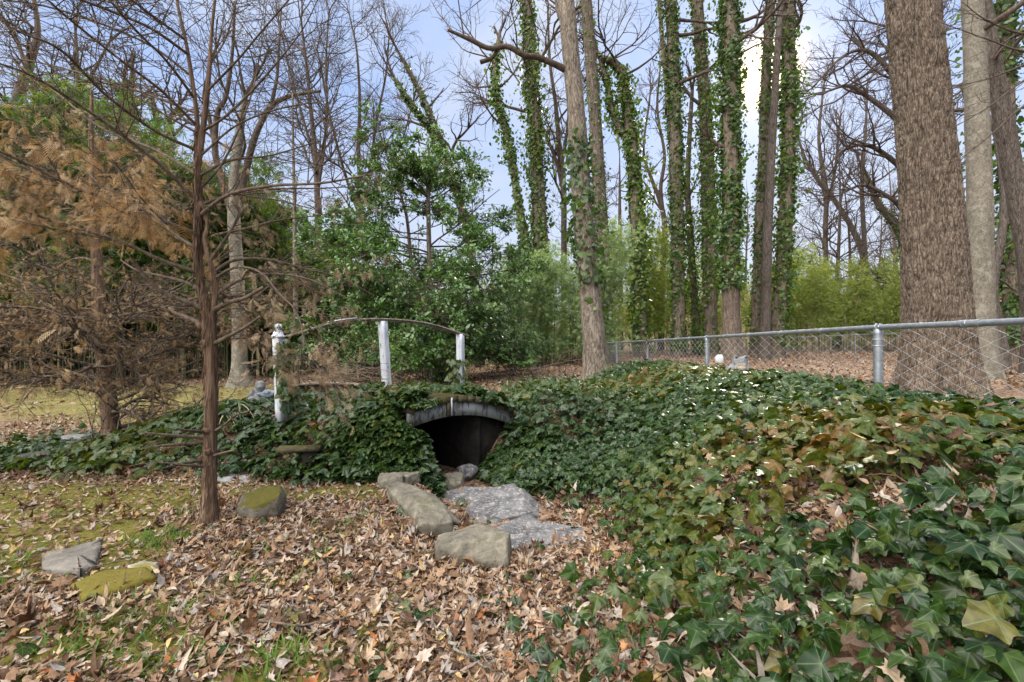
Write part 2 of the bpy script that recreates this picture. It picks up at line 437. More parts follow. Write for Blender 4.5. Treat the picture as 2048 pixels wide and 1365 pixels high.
# beech-like dead leaf, a strip of quads folded on the midrib
def blade(prof, fold=.15, n=None):
    T, F, v = [], [], []
    for q, (y, w) in enumerate(prof):
        T += [(-w, y, fold * w), (0, y, 0), (w, y, fold * w)]; v += [0, 1, 0]
        if q: b = q * 3; F += [[b - 3, b - 2, b + 1, b], [b - 2, b - 1, b + 2, b + 1]]
    return np.array(T, float), np.array(F), np.array(v, float)
OVAL = blade([(0, .02), (.14, .19), (.36, .29), (.6, .26), (.82, .14), (1, .01)])
NARROW = blade([(0, .02), (.3, .10), (.65, .09), (1, .005)], .3)
LOBED = fan([(0, -.05), (.18, .02), (.46, -.08), (.34, .16), (.62, .34), (.36, .38), (.40, .62), (.18, .60), (.0, 1.0), (-.18, .60), (-.40, .62), (-.36, .38), (-.62, .34), (-.34, .16), (-.46, -.08), (-.18, .02)], [2, 4, 6, 8, 10, 12, 14])
LOBED[0][0] = (0, .15, 0)
HOLLY = blade([(0, .02), (.3, .24), (.65, .22), (1, .0)], .25)

# ---------------------------------------------------------------- dead leaves
def ivy_density(x, y):
    """0..1: how thickly ivy covers the ground"""
    n = (fbm(x * 1.3, y * 1.3, 0, 3, 41) - .5)
    s, w = bridge_sw(x, y); d, sg, tt = trench(x, y)
    left = S(-.12, .12, y - 4.14 + .22 * S(-2.3, -1.5, x) + n * .4) * (1 - S(5.5, 6.3, y + n * .9)) * S(-6.5, -5.2, x) * (1 - S(-.72, -.6, x + .42 * (y - 4.4)))
    left = np.maximum(left, .35 * S(-8.5, -7, x) * S(4.1, 4.4, y + n) * (1 - S(5.2, 6.0, y + n)) * (x < -4))
    edge = .30 + .10 * np.clip(y - 1.6, 0, 1.6) + .34 * np.exp(-((y - 3.15) / .5) ** 2) - .55 * S(3.5, 4.5, y) + n * .6
    rt = S(-.28, .30, x - edge) * (1 - .84 * S(.51, .59, fbm(x * 2.6 + 9, y * 2.6, 0, 3, 44)) * (1 - S(2.4, 3.6, y))) * (1 - .66 * (1 - S(.45, 1.25, x + .5 * (fbm(x * 1.8, y * 1.8, 0, 3, 47) - .5))) * (1 - S(2.3, 3.0, y))) * (1 - S(2.30, 2.62, x - .035 * y + n * .25)) * (1 - S(8.2, 10.0, y + n * 2))
    rt = rt * (1 - .72 * S(.40, .58, fbm(x * 2.1 + 31, y * 2.1, 0, 3, 48)) * (1 - S(1.5, 2.3, y)))
    back = S(5.6, 6.1, y) * (1 - S(6.6, 8.0, y + n * 2)) * S(-2.4, -1.6, x) * (1 - S(2.4, 2.7, x)) * .7
    deck = ((np.abs(s - .35) < .88) & (np.abs(w) < .64)) * 1.0
    lip = (w > .30) * (s > -.26) * (np.abs(s) < 1.02) * (w < .66)
    r = np.maximum(np.maximum(left, rt), np.maximum(back, deck * .95)) * (1 - lip)
    bare = S(.30, .46, d + n * .12)                       # the stream bed stays open
    r = r * np.where((tt < 1.75) | (sg < 0), np.maximum(bare, 0), np.maximum(bare, .25 * (tt > 2.0)))
    return r
def litter_density(x, y):
    d, sg, tt = trench(x, y)
    return (1 - .95 * ((tt > 1.6) & (d < .9))) * (1 - .84 * ((tt > .1) & (d < .36))) * (1 - .75 * lawn_mask(x, y)) * (1 - .80 * moss_mask(x, y)) * (1 - .55 * ivy_density(x, y))

def scatter(n, x0, x1, y0, y1, f, rng, power=1.0):
    """n points, denser near the viewer (power), thinned by f"""
    u = rng.random(n); y = (y0 ** (1 - power) + u * (y1 ** (1 - power) - y0 ** (1 - power))) ** (1 / (1 - power)) if power != 1 else y0 * (y1 / y0) ** u
    x = x0 + rng.random(n) * (x1 - x0)
    k = rng.random(n) < f(x, y)
    return x[k], y[k]
def inview(x, y, pad=.4): return (np.abs(x) < 1.16 * y + pad)

lm = MB(); rng = np.random.default_rng(11)
def put_litter(n, x0, x1, y0, y1, size, kinds=(.56, .22, .22), zmax=.03, power=1.0):
    x, y = scatter(n, x0, x1, y0, y1, litter_density, rng, power); k = inview(x, y); x, y = x[k], y[k]
    s, w = bridge_sw(x, y); z = np.where((np.abs(s - .35) < .85) & (np.abs(w) < .6), top(x, y), H(x, y))
    gx, gy = grad(top, x, y); g = np.stack([-gx, -gy, np.ones_like(gx)], -1); g = nrmz(np.clip(g, -3, 3))
    N = len(x); th = rng.random(N) * 2 * PI
    nr = nrmz(g + rng.normal(0, .25, (N, 3))); nr[:, 2] *= np.where(rng.random(N) < .45, -1, 1)
    fw = np.stack([np.cos(th), np.sin(th), rng.normal(0, .2, N)], -1)
    pos = np.stack([x, y, z + .004 + rng.random(N) ** 2 * zmax], -1)
    kd = rng.choice(3, N, p=kinds); rn = rng.random(N)
    for q, (T, F, v) in enumerate((OVAL, LOBED, NARROW)):
        b = kd == q; M = b.sum()
        if not M: continue
        sz = size * rng.uniform(.65, 1.45, M)
        curl = np.where(rng.random(M) < .5, rng.uniform(1.4, 4.2, M), rng.normal(0, .9, M))
        asp = rng.uniform(.6, 1.05, M)
        lm.leaves(T, F, v, pos[b], fw[b], nr[b], sz, rn[b], curl, rng.normal(0, .45, M), asp)
put_litter(80000, -5.0, 1.6, 1.25, 4.4, .037)
put_litter(1700, -4.0, 1.4, 1.25, 4.2, .062, (.3, .6, .1), .04)
put_litter(36000, -5.0, 1.6, 1.25, 4.4, .016, (.5, .1, .4), .02)
put_litter(3000, -2.4, 2.8, 1.0, 2.7, .052, (.45, .35, .2), .05)
put_litter(30000, -7.5, 3.0, 4.0, 9.0, .046, power=.4)
put_litter(26000, -16, 22, 7.5, 26, .085, power=.6)
put_litter(1500, .3, 2.6, .85, 5.5, .046, (.5, .4, .1), .19)
put_litter(1500, -.9, .9, 2.6, 5.2, .06, (.4, .4, .2), .03)
dead = leaf_mat('dead_leaves', [(0, (.05, .028, .016)), (.2, (.14, .076, .042)), (.44, (.25, .158, .097)), (.64, (.34, .248, .165)), (.80, (.36, .305, .25)), (.91, (.22, .195, .185)), (.965, (.27, .095, .03)), (1.0, (.46, .37, .16))], (.16, .10, .06), .75, .12, (1.2, .9, .6), .2, 10.0, .5, .45)
tag(lm.build('leaf_litter', dead, smooth=False), kind='stuff')

# ---------------------------------------------------------------- ivy carpet
im = MB(); vm = MB(); rng = np.random.default_rng(5)
def put_ivy(n, x0, x1, y0, y1, size, lift=.17, f=ivy_density, power=1.0, T=IVY):
    x, y = scatter(n, x0, x1, y0, y1, f, rng, power); k = inview(x, y); x, y = x[k], y[k]
    gx, gy = grad(top, x, y, .04); sl = np.hypot(gx, gy)
    k = rng.random(len(x)) < np.minimum(np.sqrt(1 + sl ** 2) / 2.2, 1); x, y, gx, gy, sl = x[k], y[k], gx[k], gy[k], sl[k]
    N = len(x); g = nrmz(np.stack([-gx, -gy, np.ones(N)], -1))
    pos = np.stack([x, y, top(x, y)], -1) + g * (.02 + lift * rng.random(N)[:, None])
    nr = nrmz(g * .55 + np.array([-.05, -.22, .62]) + rng.normal(0, .50, (N, 3)))
    dn = np.stack([gx, gy, np.zeros(N)], -1) * -1.2
    th = rng.random(N) * 2 * PI
    fw = dn + np.stack([np.cos(th), np.sin(th) - .45, -.25 + 0 * th], -1)
    sz = size * np.minimum(rng.lognormal(0, .36, N), 1.6) * (.84 + .16 * S(1.0, 2.0, y))
    # rust and olive leaves come in drifts, thicker on the sunny top of the bank
    b = fbm(x * .8, y * .8, 0, 3, 51) - .03 + .12 * S(.35, .8, pos[:, 2]) * S(.8, 2, x) + rng.normal(0, .13, N)
    rn = np.clip((b - .28) * 1.55, 0, 1)
    near = y < 2.9; cx_, cy_, as_ = rng.normal(-.25, .35, N), rng.normal(-.1, .25, N), rng.uniform(.85, 1.15, N)
    for k, tt_ in ((near, IVYN), (~near, T)): im.leaves(tt_[0], tt_[1], tt_[2], pos[k], fw[k], nr[k], sz[k], rn[k], cx_[k], cy_[k], as_[k])
put_ivy(52000, .0, 2.75, .75, 4.2, .052)
put_ivy(30000, -.6, 2.75, 3.9, 9.8, .060)
put_ivy(30000, -7.5, -.5, 3.9, 8.2, .066, .11)
put_ivy(6000, -1.6, .2, 3.9, 6.6, .066, .10)
def face(x, y):   # leaves hanging over the cut either side of the opening
    d, sg, tt = trench(x, y)
    s, w = bridge_sw(x, y)
    return (d > .30) * (d < np.where(sg > 0, 1.05, .56)) * (tt > 1.25) * (w > .1) * np.where(sg < 0, 1.0, .8) * (s < .9)
put_ivy(24000, -1.6, .6, 3.9, 6.0, .066, .10, face)
def cuff(x, y):
    s, w = bridge_sw(x, y); return ((s > -.85) & (s < -.26) & (w > .1) & (w < .85)) * 1.0
put_ivy(15000, -1.6, -.3, 3.8, 5.0, .060, .13, cuff)
def stray(x, y): return .05 * (1 - S(.2, 1.4, np.abs(x - .1))) * (y < 4.0) + .02 * (x > -2.2) * (y < 4.2)
put_ivy(6000, -2.4, .7, 1.4, 4.2, .06, .03, stray)
ivy_leaf = leaf_mat('ivy_leaf', [(0, (.008, .025, .005)), (.35, (.022, .050, .007)), (.62, (.050, .066, .009)), (.82, (.080, .072, .010)), (1, (.115, .060, .014))], (.15, .20, .09), .33, .26, (1.9, 1.8, .35), .34, 8.0, .65, .55)
tag(im.build('ivy_groundcover', ivy_leaf), kind='stuff')
# runners of the ivy: thin red-brown stems
for q in range(420):
    a = rng.random() < .68
    x, y = (rng.uniform(.2, 2.4), 1.0 * 7.0 ** rng.random()) if a else (rng.uniform(-4.5, -.9), rng.uniform(4.15, 5.8))
    if ivy_density(np.array([x]), np.array([y]))[0] < .3 or not inview(x, y): continue
    n = 7; th = rng.random() * 2 * PI; L = rng.uniform(.2, .6)
    th = th + np.cumsum(rng.normal(0, .3, n)); px = x + np.cumsum(np.cos(th)) * L / n; py = y + np.cumsum(np.sin(th)) * L / n
    pz = top(px, py) + .03 + .11 * np.sin(np.linspace(0, PI, n)) * rng.random() + .03 * rng.random()
    if pz.max() - pz.min() > .3: continue
    vm.tube(np.stack([px, py, pz], -1), np.linspace(.0035, .0015, n), 4, rng.random())
tag(vm.build('ivy_runners', bark_mat('runner_bark', (.06, .03, .02), (.14, .08, .05), (.24, .16, .1), 60, .5, .3, plates=False)), kind='stuff')

# ---------------------------------------------------------------- grass tufts and lawn blades
gm = MB(); rng = np.random.default_rng(17)
BL = blade([(0, .06), (.5, .05), (1, .005)], .3)
def blades(x, y, L, rn, spread=.5):
    N = len(x); th = rng.random(N) * 2 * PI
    fw = np.stack([np.cos(th) * spread, np.sin(th) * spread, np.ones(N)], -1) + rng.normal(0, .12, (N, 3))
    nr = np.stack([-np.cos(th), -np.sin(th), .5 + 0 * th], -1)
    gm.leaves(*BL, np.stack([x, y, H(x, y) - .004], -1), fw, nr, L, rn, 0, -.35, 1.0)
for px, py, n, sp in [(338, 1082, 130, .10), (318, 1080, 60, .06), (372, 1032, 60, .05), (1075 - 560, 1105, 60, .07), (672, 1070, 90, .09), (640, 1115, 50, .05), (490, 1160, 80, .08), (540, 1330, 110, .08), (575, 1300, 60, .06), (250, 1190, 90, .08), (205, 1240, 70, .08), (40, 1125, 70, .1), (120, 1030, 60, .1), (480, 1245, 60, .06), (310, 1250, 70, .07), (590, 1155, 40, .05), (420, 1200, 70, .08), (700, 1330, 40, .05), (160, 1300, 80, .08), (730, 1045, 40, .05), (60, 1180, 60, .1), (250, 1330, 70, .08), (360, 1330, 60, .06)]:
    Yd = CAMZ * FPX / (py - HOR); c = P(px, py, Yd)
    blades(c[0] + rng.normal(0, sp, n), c[1] + rng.normal(0, sp, n), rng.uniform(.035, .085, n), rng.random(n) * .6)
x, y = scatter(26000, -4.6, .2, 1.3, 4.3, lambda x, y: .55 * moss_mask(x, y) + .03, rng); k = inview(x, y); x, y = x[k], y[k]
blades(x, y, rng.uniform(.012, .03, len(x)), rng.random(len(x)) * .8 + .2, .9)
x, y = scatter(60000, -17, -.5, 6.4, 14.5, lambda x, y: lawn_mask(x, y) * .9, rng); k = inview(x, y); x, y = x[k], y[k]
blades(x, y, rng.uniform(.03, .06, len(x)), .45 + rng.random(len(x)) * .55, .9)
tag(gm.build('grass', leaf_mat('grass_blade', [(0, (.05, .13, .02)), (.4, (.10, .17, .025)), (.7, (.15, .14, .045)), (1, (.26, .21, .11))], None, .6, .3, (1.3, 1.3, .6), .2)), kind='stuff')
# ---------------------------------------------------------------- small footbridge
def peel_mat(name, white, wood, amt):
    t = NT(name); v = t.obj((1, 1, .35)); n = t.noise(v, 22.0, 7.0, .7, .3); n2 = t.noise(t.obj(), 4.0, 5.0)
    f = t.ramp(t.math('ADD', n, t.math('MULTIPLY', n2, .3)), [(amt, 0), (amt + .06, 1)])
    w = t.ramp(t.noise(t.obj((3, 3, .4)), 9.0, 6.0, .7), [(.3, tuple(.6 * k for k in wood)), (.7, tuple(1.3 * k for k in wood))])
    p = t.mix(.4, white, t.ramp(n2, [(.3, .6), (.7, 1.15)]), 'MULTIPLY')
    return t.done(t.bsdf(t.mix(f, w, p), .75, t.bump(t.math('ADD', f, n), .35, .008), .3))
white_post = peel_mat('peeling_white', (.50, .52, .56), (.22, .20, .18), .515)
white_fascia = peel_mat('weathered_white', (.27, .275, .265), (.10, .095, .08), .60)
moss_wood = stone_mat('mossy_plank', (.04, .034, .022), (.09, .075, .045), (.15, .125, .08), 9.0, ((.035, .034, .010), (.085, .066, .024)), .5)
grey_wood = stone_mat('grey_weathered_wood', (.10, .08, .06), (.20, .165, .13), (.34, .30, .26), 14.0)
dark_wood = stone_mat('shade_dark_wood', (.006, .005, .004), (.015, .012, .010), (.032, .025, .02), 9.0)  # shade of the bridge opening put into the wood colour; also the bench leg
A3 = np.array([BA[0], BA[1], 0]); W3 = np.array([BW[0], BW[1], 0]); U3 = np.array([0, 0, 1.])
def B(s, w, z): return np.array([BC[0], BC[1], 0]) + A3 * s + W3 * w + U3 * z
bridge = thing('footbridge', 'small arched wooden footbridge under ivy with peeling white posts and one bowed handrail', 'footbridge', B(0, 0, 0))
def under(mb, name, mat, root, smooth=False):
    o = mb.build(name, mat, None, smooth); o.parent = root
    o.matrix_parent_inverse = Matrix.Translation(-Vector(root.location)); return o
m = MB(); n = 14; R0 = np.random.default_rng(2)
for q in range(n):
    s = -.5 + 1.7 * (q + .5) / n; tz = math.atan(-.51 * s)
    a = A3 * math.cos(tz) + U3 * math.sin(tz); u = np.cross(W3, a) * -1; u = u if u[2] > 0 else -u
    j = R0.normal(0, .008)
    m.box(B(s, j + .0, deck_z(s) - .031), (.118, 1.24 + R0.normal(0, .014), .062), np.stack([a, W3, u], 1), R0.random())
under(m, 'deck', moss_wood, bridge)
ss = np.linspace(-.5, 1.2, 21)
for w in (.57, -.57):
    m = MB(); hh = .145 - .04 * (ss / 1.2) ** 2
    m.sweep_box([B(s, w, deck_z(s) - .064 - h / 2) for s, h in zip(ss, hh)], W3, U3, .04, hh)
    under(m, 'fascia_board', white_fascia, bridge)
m = MB()
for w in (0.0, .3, -.3): m.sweep_box([B(s, w, deck_z(s) - .125) for s in ss], W3, U3, .04, .13)
m.sweep_box([B(-.47, w, .14) for w in (-.6, .5)], A3, U3, .06, .78); m.sweep_box([B(.50, w, .08) for w in (-.6, .52)], A3, U3, .06, .84); m.sweep_box([B(q, .47, deck_z(q) - .55) for q in np.linspace(.52, 1.18, 8)], W3, U3, .05, .7); m.sweep_box([B(q, -.57, .1) for q in (-.44, .47)], W3, U3, .05, .8)  # dark boards added at the sides and back to blacken the opening
under(m, 'beam_and_shade_boards', dark_wood, bridge)
m = MB(); m.box(B(-.02, .605, deck_z(0) - .105), (.045, .03, .19), np.stack([A3, W3, U3], 1), .5); o = under(m, 'stub_post', moss_wood, bridge)
m = MB(); m.box(B(.008, .622, deck_z(0) - .105), (.02, .006, .18), np.stack([A3, W3, U3], 1), .5); under(m, 'paint_strip', white_post, bridge)
# rail side posts, at their foot in the ivy
def post(px, Yd, zt, lean, w=.088):
    b = P(px, HOR, Yd); b[2] = .45; tp = b + np.array([lean[0], lean[1], zt - .45])
    m = MB(); a = nrmz(tp - b); sd_ = nrmz(np.cross(a, np.array([-BA[1], BA[0], 0]))); up = np.cross(sd_, a)
    m.sweep_box(np.linspace(b, tp, 8), sd_, up, w, w * .8); m.sweep_box(np.linspace(b, tp - a * .004, 8) + up * (w * .40 + .007) * (1 if up[1] < 0 else -1) + sd_ * w * .2, sd_, up, w * .5, .014); return under(m, 'post', white_post, bridge), tp
p1, t1 = post(563.5, 4.5, 1.27, (-.035, 0)); p2, t2 = post(777, 5.3, 1.475, (-.075, .02)); p3, t3 = post(922, 6.2, 1.35, (-.01, 0))
m = MB(); fc = t1 + np.array([0, 0, 0])
m.lathe([(0, .0), (.062, .0), (.064, .012), (.058, .022), (.05, .03), (.042, .055), (.024, .08), (.020, .088), (.03, .094), (.036, .108), (.032, .125), (.02, .136), (0, .14)], fc, 20)
fo = m.build('finial', white_post, None); fo.parent = p1
m = MB(); q1 = t1 + (t2 - t1) * .06 + np.array([0, 0, .0]); mid = (t2 + np.array([0, 0, .025])); q3 = t3 + (t3 - t2) * .1 + np.array([0, 0, -.015])
rp = spline([q1, q1 * .5 + mid * .5 + np.array([0, 0, .055]), mid, mid * .5 + q3 * .5 + np.array([0, 0, .055]), q3], 30)
m.sweep_box(rp, W3, U3, .08, .02); m.sweep_box(rp[4:27] - np.array([0, 0, .022]), W3, U3, .05, .012)
under(m, 'handrail', grey_wood, bridge)
m = MB(); m.sweep_box(rp[6:11] + np.array([0, 0, .019]), W3, U3, .092, .01); o = under(m, 'rail_patch', white_post, bridge)
tag(o, 'white painted stretch of the handrail')

# ivy climbing the white posts
def climb(root, name, base, tp, n, rad, size, rngs, mat, bias=None, T=IVY):
    rg = np.random.default_rng(rngs); m = MB()
    u = rg.random(n) ** .8; th = rg.random(n) * 2 * PI
    if bias is not None: th = bias + rg.normal(0, .9, n)
    r = rad * rg.uniform(.6, 1.6, n)
    out = np.stack([np.cos(th), np.sin(th), 0 * th], -1)
    pos = base + (tp - base) * u[:, None] + out * r[:, None]
    m.leaves(*T, pos, np.stack([out[:, 0] * .3, out[:, 1] * .3 - .2, -1 + 0 * th], -1) + rg.normal(0, .5, (n, 3)), out + np.array([0, -.4, .5]) + rg.normal(0, .4, (n, 3)), size * rg.lognormal(0, .25, n), np.clip(rg.random(n) * .8, 0, 1), -.2, -.1)
    for q in range(5):
        zz_ = np.linspace(0, 1, 9); a = rg.random() * 6 + zz_ * 2
        m.tube(base + (tp - base) * zz_[:, None] + np.stack([np.cos(a), np.sin(a), 0 * a], -1) * rad * .8, .003, 4, .95)
    o = m.build(name, mat); return o
zp = np.array([0, 0, .45])
tag(climb(None, 'ivy_vine', P(566, HOR, 4.47) * [1, 1, 0] + [0.02, 0, .6], t1 + [0.03, 0, -.02], 170, .08, .066, 3, ivy_leaf, -.3), 'ivy vine wrapped around the white post with the ball finial', 'vine')
tag(climb(None, 'ivy_vine', P(918, HOR, 6.1) * [1, 1, 0] + [0, 0, .6], P(916, HOR, 6.1) * [1, 1, 0] + [0, 0, 1.0], 70, .10, .065, 4, ivy_leaf), 'short ivy clump at the foot of the shortest white bridge post', 'vine')
m = MB(); rg = np.random.default_rng(8); k = 46
pos = rp[rg.integers(1, 6, k)] + rg.normal(0, .05, (k, 3)) - [0, 0, .02]
m.leaves(*IVY, pos, rg.normal(0, 1, (k, 3)) + [0, 0, -.8], rg.normal(0, .6, (k, 3)) + [0, -.6, .6], .065 * rg.lognormal(0, .25, k), rg.random(k))
for q in range(3): m.tube(rp[1:7] + rg.normal(0, .012, (6, 3)), .003, 4, .9)
tag(m.build('ivy_vine', ivy_leaf), 'ivy sprig trailing along the lower end of the bowed handrail', 'vine')
m = MB(); k = 1; pos = t3 + rg.normal(0, .05, (k, 3)) + [0, 0, .03]
m.leaves(*OVAL, pos, rg.normal(0, 1, (k, 3)), rg.normal(0, .6, (k, 3)) + [0, -.6, .4], .12, .5 + rg.random(k) * .4, 1.0)
tag(m.build('dead_leaf', dead), 'pale dead leaf caught on top of the farthest white post', 'leaf')

# curved timber edging behind the finial post
ep = spline([P(572, 778, 6.0), P(605, 771, 6.15), P(650, 768.5, 6.3), P(700, 770, 6.45), P(745, 776, 6.6)], 20)
m = MB(); m.sweep_box(ep - [0, 0, .09], np.array([.15, -.98, 0]), U3, .05, .17); e1 = thing('timber_edging', 'curved brown timber edging board behind the ball finial post', 'edging', ep[10] * [1, 1, 0])
under(m, 'board', stone_mat('edging_wood', (.035, .025, .012), (.075, .055, .025), (.12, .09, .045), 12.0), e1)
m = MB(); m.sweep_box(ep + [0, 0, .012], np.array([.15, -.98, 0]), U3, .16, .03); under(m, 'cap_board', grey_wood, e1)
# mossy plank on a dark stub, half buried in the ivy
c = P(600, 897, 4.05); m = MB(); m.box(c, (.36, .12, .036), Matrix.Rotation(.18, 3, 'Z'), .5); bt = thing('timber_bench', 'low mossy green timber plank on a dark stub in the ivy', 'bench', c * [1, 1, 0])
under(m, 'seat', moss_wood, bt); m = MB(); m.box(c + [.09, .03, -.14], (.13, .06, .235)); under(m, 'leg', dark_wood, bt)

# ---------------------------------------------------------------- chain link fences
galv = NT('galvanised_steel'); gn = galv.noise(galv.obj(), 30.0, 5.0)
galv = galv.done(galv.bsdf(galv.ramp(gn, [(.3, (.17, .19, .21)), (.7, (.29, .31, .33))]), .45, None, .5, .6))
wire_m = NT('galvanised_wire'); wire_m = wire_m.done(wire_m.bsdf((.42, .43, .44), .45, None, .5, .5))
def fence(name, label, pts, posts, zb, zt, root_at, wire=.0017, pitch=.06, rail_r=.0185, name_ties=True):
    """pts: plan polyline; zb, zt: height functions of distance along"""
    root = thing(name, label, 'fence', root_at)
    pts = np.asarray(pts, float); seg = np.linalg.norm(np.diff(pts, axis=0), axis=1); cum = np.r_[0, np.cumsum(seg)]; L = cum[-1]
    at = lambda d: np.stack([np.interp(d, cum, pts[:, 0]), np.interp(d, cum, pts[:, 1])], -1)
    d = np.linspace(0, L, max(2, int(L / .5))); xy = at(d)
    m = MB(); m.tube(np.column_stack([xy, zt(d)]), rail_r, 12)
    for k in np.arange(.9, L, 3.05):      # swaged sleeves on the rail
        q = np.array([k, k + .12]); m.tube(np.column_stack([at(q), zt(q)]), rail_r + .0035, 12, cap=True)
    under(m, 'top_rail', galv, root, True)
    dirv = nrmz(pts[1] - pts[0])
    nrm2 = np.array([-dirv[1], dirv[0]])
    for k in posts:
        p = at(np.array([k]))[0] + nrm2 * -.0; z1 = float(zt(np.array([k]))[0]); z0 = float(H(p[0], p[1])) - .3
        m = MB(); m.tube([[*p, z0], [*p, z1 - .03]], .0285, 14); po = under(m, 'post', galv, root, True)
        m = MB(); m.tube([[*p, z1 - .045], [*p, z1 - .03], [*p, z1 - .012]], [.031, .031, .024], 14, cap=True)
        a = np.linspace(0, 2 * PI, 15); c = np.array([*p, z1])
        m.tube(c + np.stack([np.cos(a) * nrm2[0] * .024, np.cos(a) * nrm2[1] * .024, np.sin(a) * .024], -1), .0065, 6)
        cp = m.build('rail_cap', galv); cp.parent = po
        for zz_ in (z1 - .085, z1 - .13, z1 - .5):
            m = MB()
            m.tube(np.stack([p[0] + np.cos(a) * .031, p[1] + np.sin(a) * .031, zz_ + 0 * a], -1), .003, 5)
            ti = m.build('tie_wire', wire_m); ti.parent = po
    k = .35
    while k < L and name_ties:                            # ties round the rail
        m = MB(); c = np.array([*at(np.array([k]))[0], float(zt(np.array([k]))[0])]); a = np.linspace(0, 2 * PI, 11)
        m.tube(c + np.stack([np.cos(a) * nrm2[0] * (rail_r + .003) + dirv[0] * .004 * a, np.cos(a) * nrm2[1] * (rail_r + .003) + dirv[1] * .004 * a, np.sin(a) * (rail_r + .003)], -1), .0022, 4); k += .62
        under(m, 'rail_tie', wire_m, root, True)
    m = MB(); hp = pitch / math.sqrt(2)     # half a diamond
    nw = int(L / (2 * hp)); 
    for q in range(nw):
        d0 = (q + .5) * 2 * hp; z1 = float(zt(np.array([d0]))[0]) - .022; z0 = float(zb(np.array([d0]))[0])
        nz = max(2, int((z1 - z0) / hp)); zz_ = z1 - np.arange(nz) * hp
        dd = d0 + np.where((np.arange(nz) + q) % 2 == 0, -1, 1) * hp * 1.04; xy = at(dd)
        off = np.where((np.arange(nz) + q) % 2 == 0, -1, 1) * .0025
        m.tube(np.column_stack([xy + nrm2 * off[:, None], zz_]), wire, 3)
    under(m, 'mesh', wire_m, root, True)
    return root
fa = lambda Yd: np.array([2.44 + .035 * Yd, Yd])
fl = np.hypot(.035, 1)
near = [fa(1.55), fa(20.5)]
def rail_z(d):
    Yd = 1.55 + d / fl
    return np.interp(Yd, [1.5, 2.24, 3.17, 6.2, 9.3, 12.5, 15.5, 20.5], [1.315, 1.315, 1.322, 1.302, 1.282, 1.262, 1.25, 1.27])
def bot_z(d):
    Yd = 1.55 + d / fl; p = np.stack([2.44 + .035 * Yd, Yd], -1); return H(p[..., 0], p[..., 1]) + .01
fence('chain_link_fence', 'long galvanised chain link fence running along the top of the ivy bank', near, [(yy - 1.55) * fl for yy in (3.17, 6.2, 9.3, 12.5, 15.6, 18.7)], bot_z, rail_z, (*fa(3.17), .4))
c0 = fa(20.6); far = [c0, np.array([9.2, 22.4]), np.array([14.2, 22.9]), np.array([27.5, 24.6])]
cumf = np.r_[0, np.cumsum([np.linalg.norm(b - a) for a, b in zip(far, far[1:])])]
def at_far(d): return np.stack([np.interp(d, cumf, [p[0] for p in far]), np.interp(d, cumf, [p[1] for p in far])], -1)
def zf(d):
    p = at_far(d); return np.interp(p[..., 0], [2, 7, 14, 24, 28], [1.27, 1.34, 1.57, 1.97, 2.05])
def zfb(d): return zf(d) - 1.05
fp = [float(np.interp(x, [p[0] for p in far], cumf)) for x in (c0[0] + .02, 6.85, 10.4, 13.85, 17.6, 21.3, 25.7)]
fence('chain_link_fence', 'far chain link fence along the bamboo beyond the fallen leaves', far, fp, zfb, zf, (*c0, .5), .0030, name_ties=False)

# ---------------------------------------------------------------- stones
def rock(name, label, c, size, rz, mat, seed, rough=.16, box=.6, tilt=(0, 0), cat='rock', n=12, chips=7):
    """a boxy stone: a cube grid pulled towards a sphere by (1-box), broken up with noise"""
    bm = bmesh.new(); bmesh.ops.create_cube(bm, size=2.0); bmesh.ops.subdivide_edges(bm, edges=bm.edges[:], cuts=n, use_grid_fill=True)
    V = np.array([v.co for v in bm.verts]); F = [[v.index for v in f.verts] for f in bm.faces]; bm.free()
    V = V * box + nrmz(V) * 1.15 * (1 - box)
    R = np.random.default_rng(seed); o = R.random(3) * 50
    for q in range(7):                                   # chip planes off
        d = nrmz(R.normal(0, 1, 3) * [1, 1, .6]); lim = R.uniform(.75, 1.0) * (.9 if box < .6 else 1.05); e = V @ d; V = V - np.maximum(e - lim, 0)[:, None] * d
    V = V * (1 + rough * 2 * (fbm(V[:, 0] * 1.2 + o[0], V[:, 1] * 1.2 + o[1], V[:, 2] * 1.2 + o[2], 4)[:, None] - .5))
    V = V + nrmz(V) * (fbm(V[:, 0] * 7 + o[0], V[:, 1] * 7, V[:, 2] * 7, 3)[:, None] - .5) * rough * .45
    V = V * (np.asarray(size) / 2)
    M = np.array(Matrix.Rotation(rz, 3, 'Z') @ Matrix.Rotation(tilt[0], 3, 'X') @ Matrix.Rotation(tilt[1], 3, 'Y'))
    m = MB(); m.add(V @ M.T, F); ob = m.build(name, mat); ob.location = [float(q) for q in c]
    return tag(ob, label, cat)
st_moss = stone_mat('mossy_stone', (.06, .055, .045), (.14, .125, .10), (.24, .21, .17), 7, ((.045, .045, .008), (.12, .10, .02)), .50)
st_tan = stone_mat('tan_sandstone', (.065, .058, .046), (.145, .13, .10), (.24, .215, .165), 8, ((.07, .07, .035), (.13, .12, .07)), .22)
st_grey = stone_mat('speckled_grey_stone', (.05, .05, .052), (.115, .113, .115), (.22, .212, .205), 9, None, .5, (.34, .31, .29))
st_flag = stone_mat('flagstone', (.085, .075, .064), (.14, .126, .108), (.20, .18, .155), 4)
st_pale = stone_mat('pale_stone', (.11, .11, .11), (.20, .20, .20), (.30, .30, .295), 6)
st_dark = stone_mat('dark_stone', (.03, .03, .03), (.07, .065, .06), (.13, .12, .11), 7)
def gp(px, py, z=0.0):
    Yd = (CAMZ - z) * FPX / (py - HOR); return P(px, py, Yd)
def gz(c, dz): return np.array([c[0], c[1], float(H(c[0], c[1])) + dz])
rock('boulder', 'round boulder thickly covered with green moss beside the forked cypress', gz(gp(520, 1035), .07), (.30, .24, .25), .3, st_moss, 3, .24, .30, chips=1)
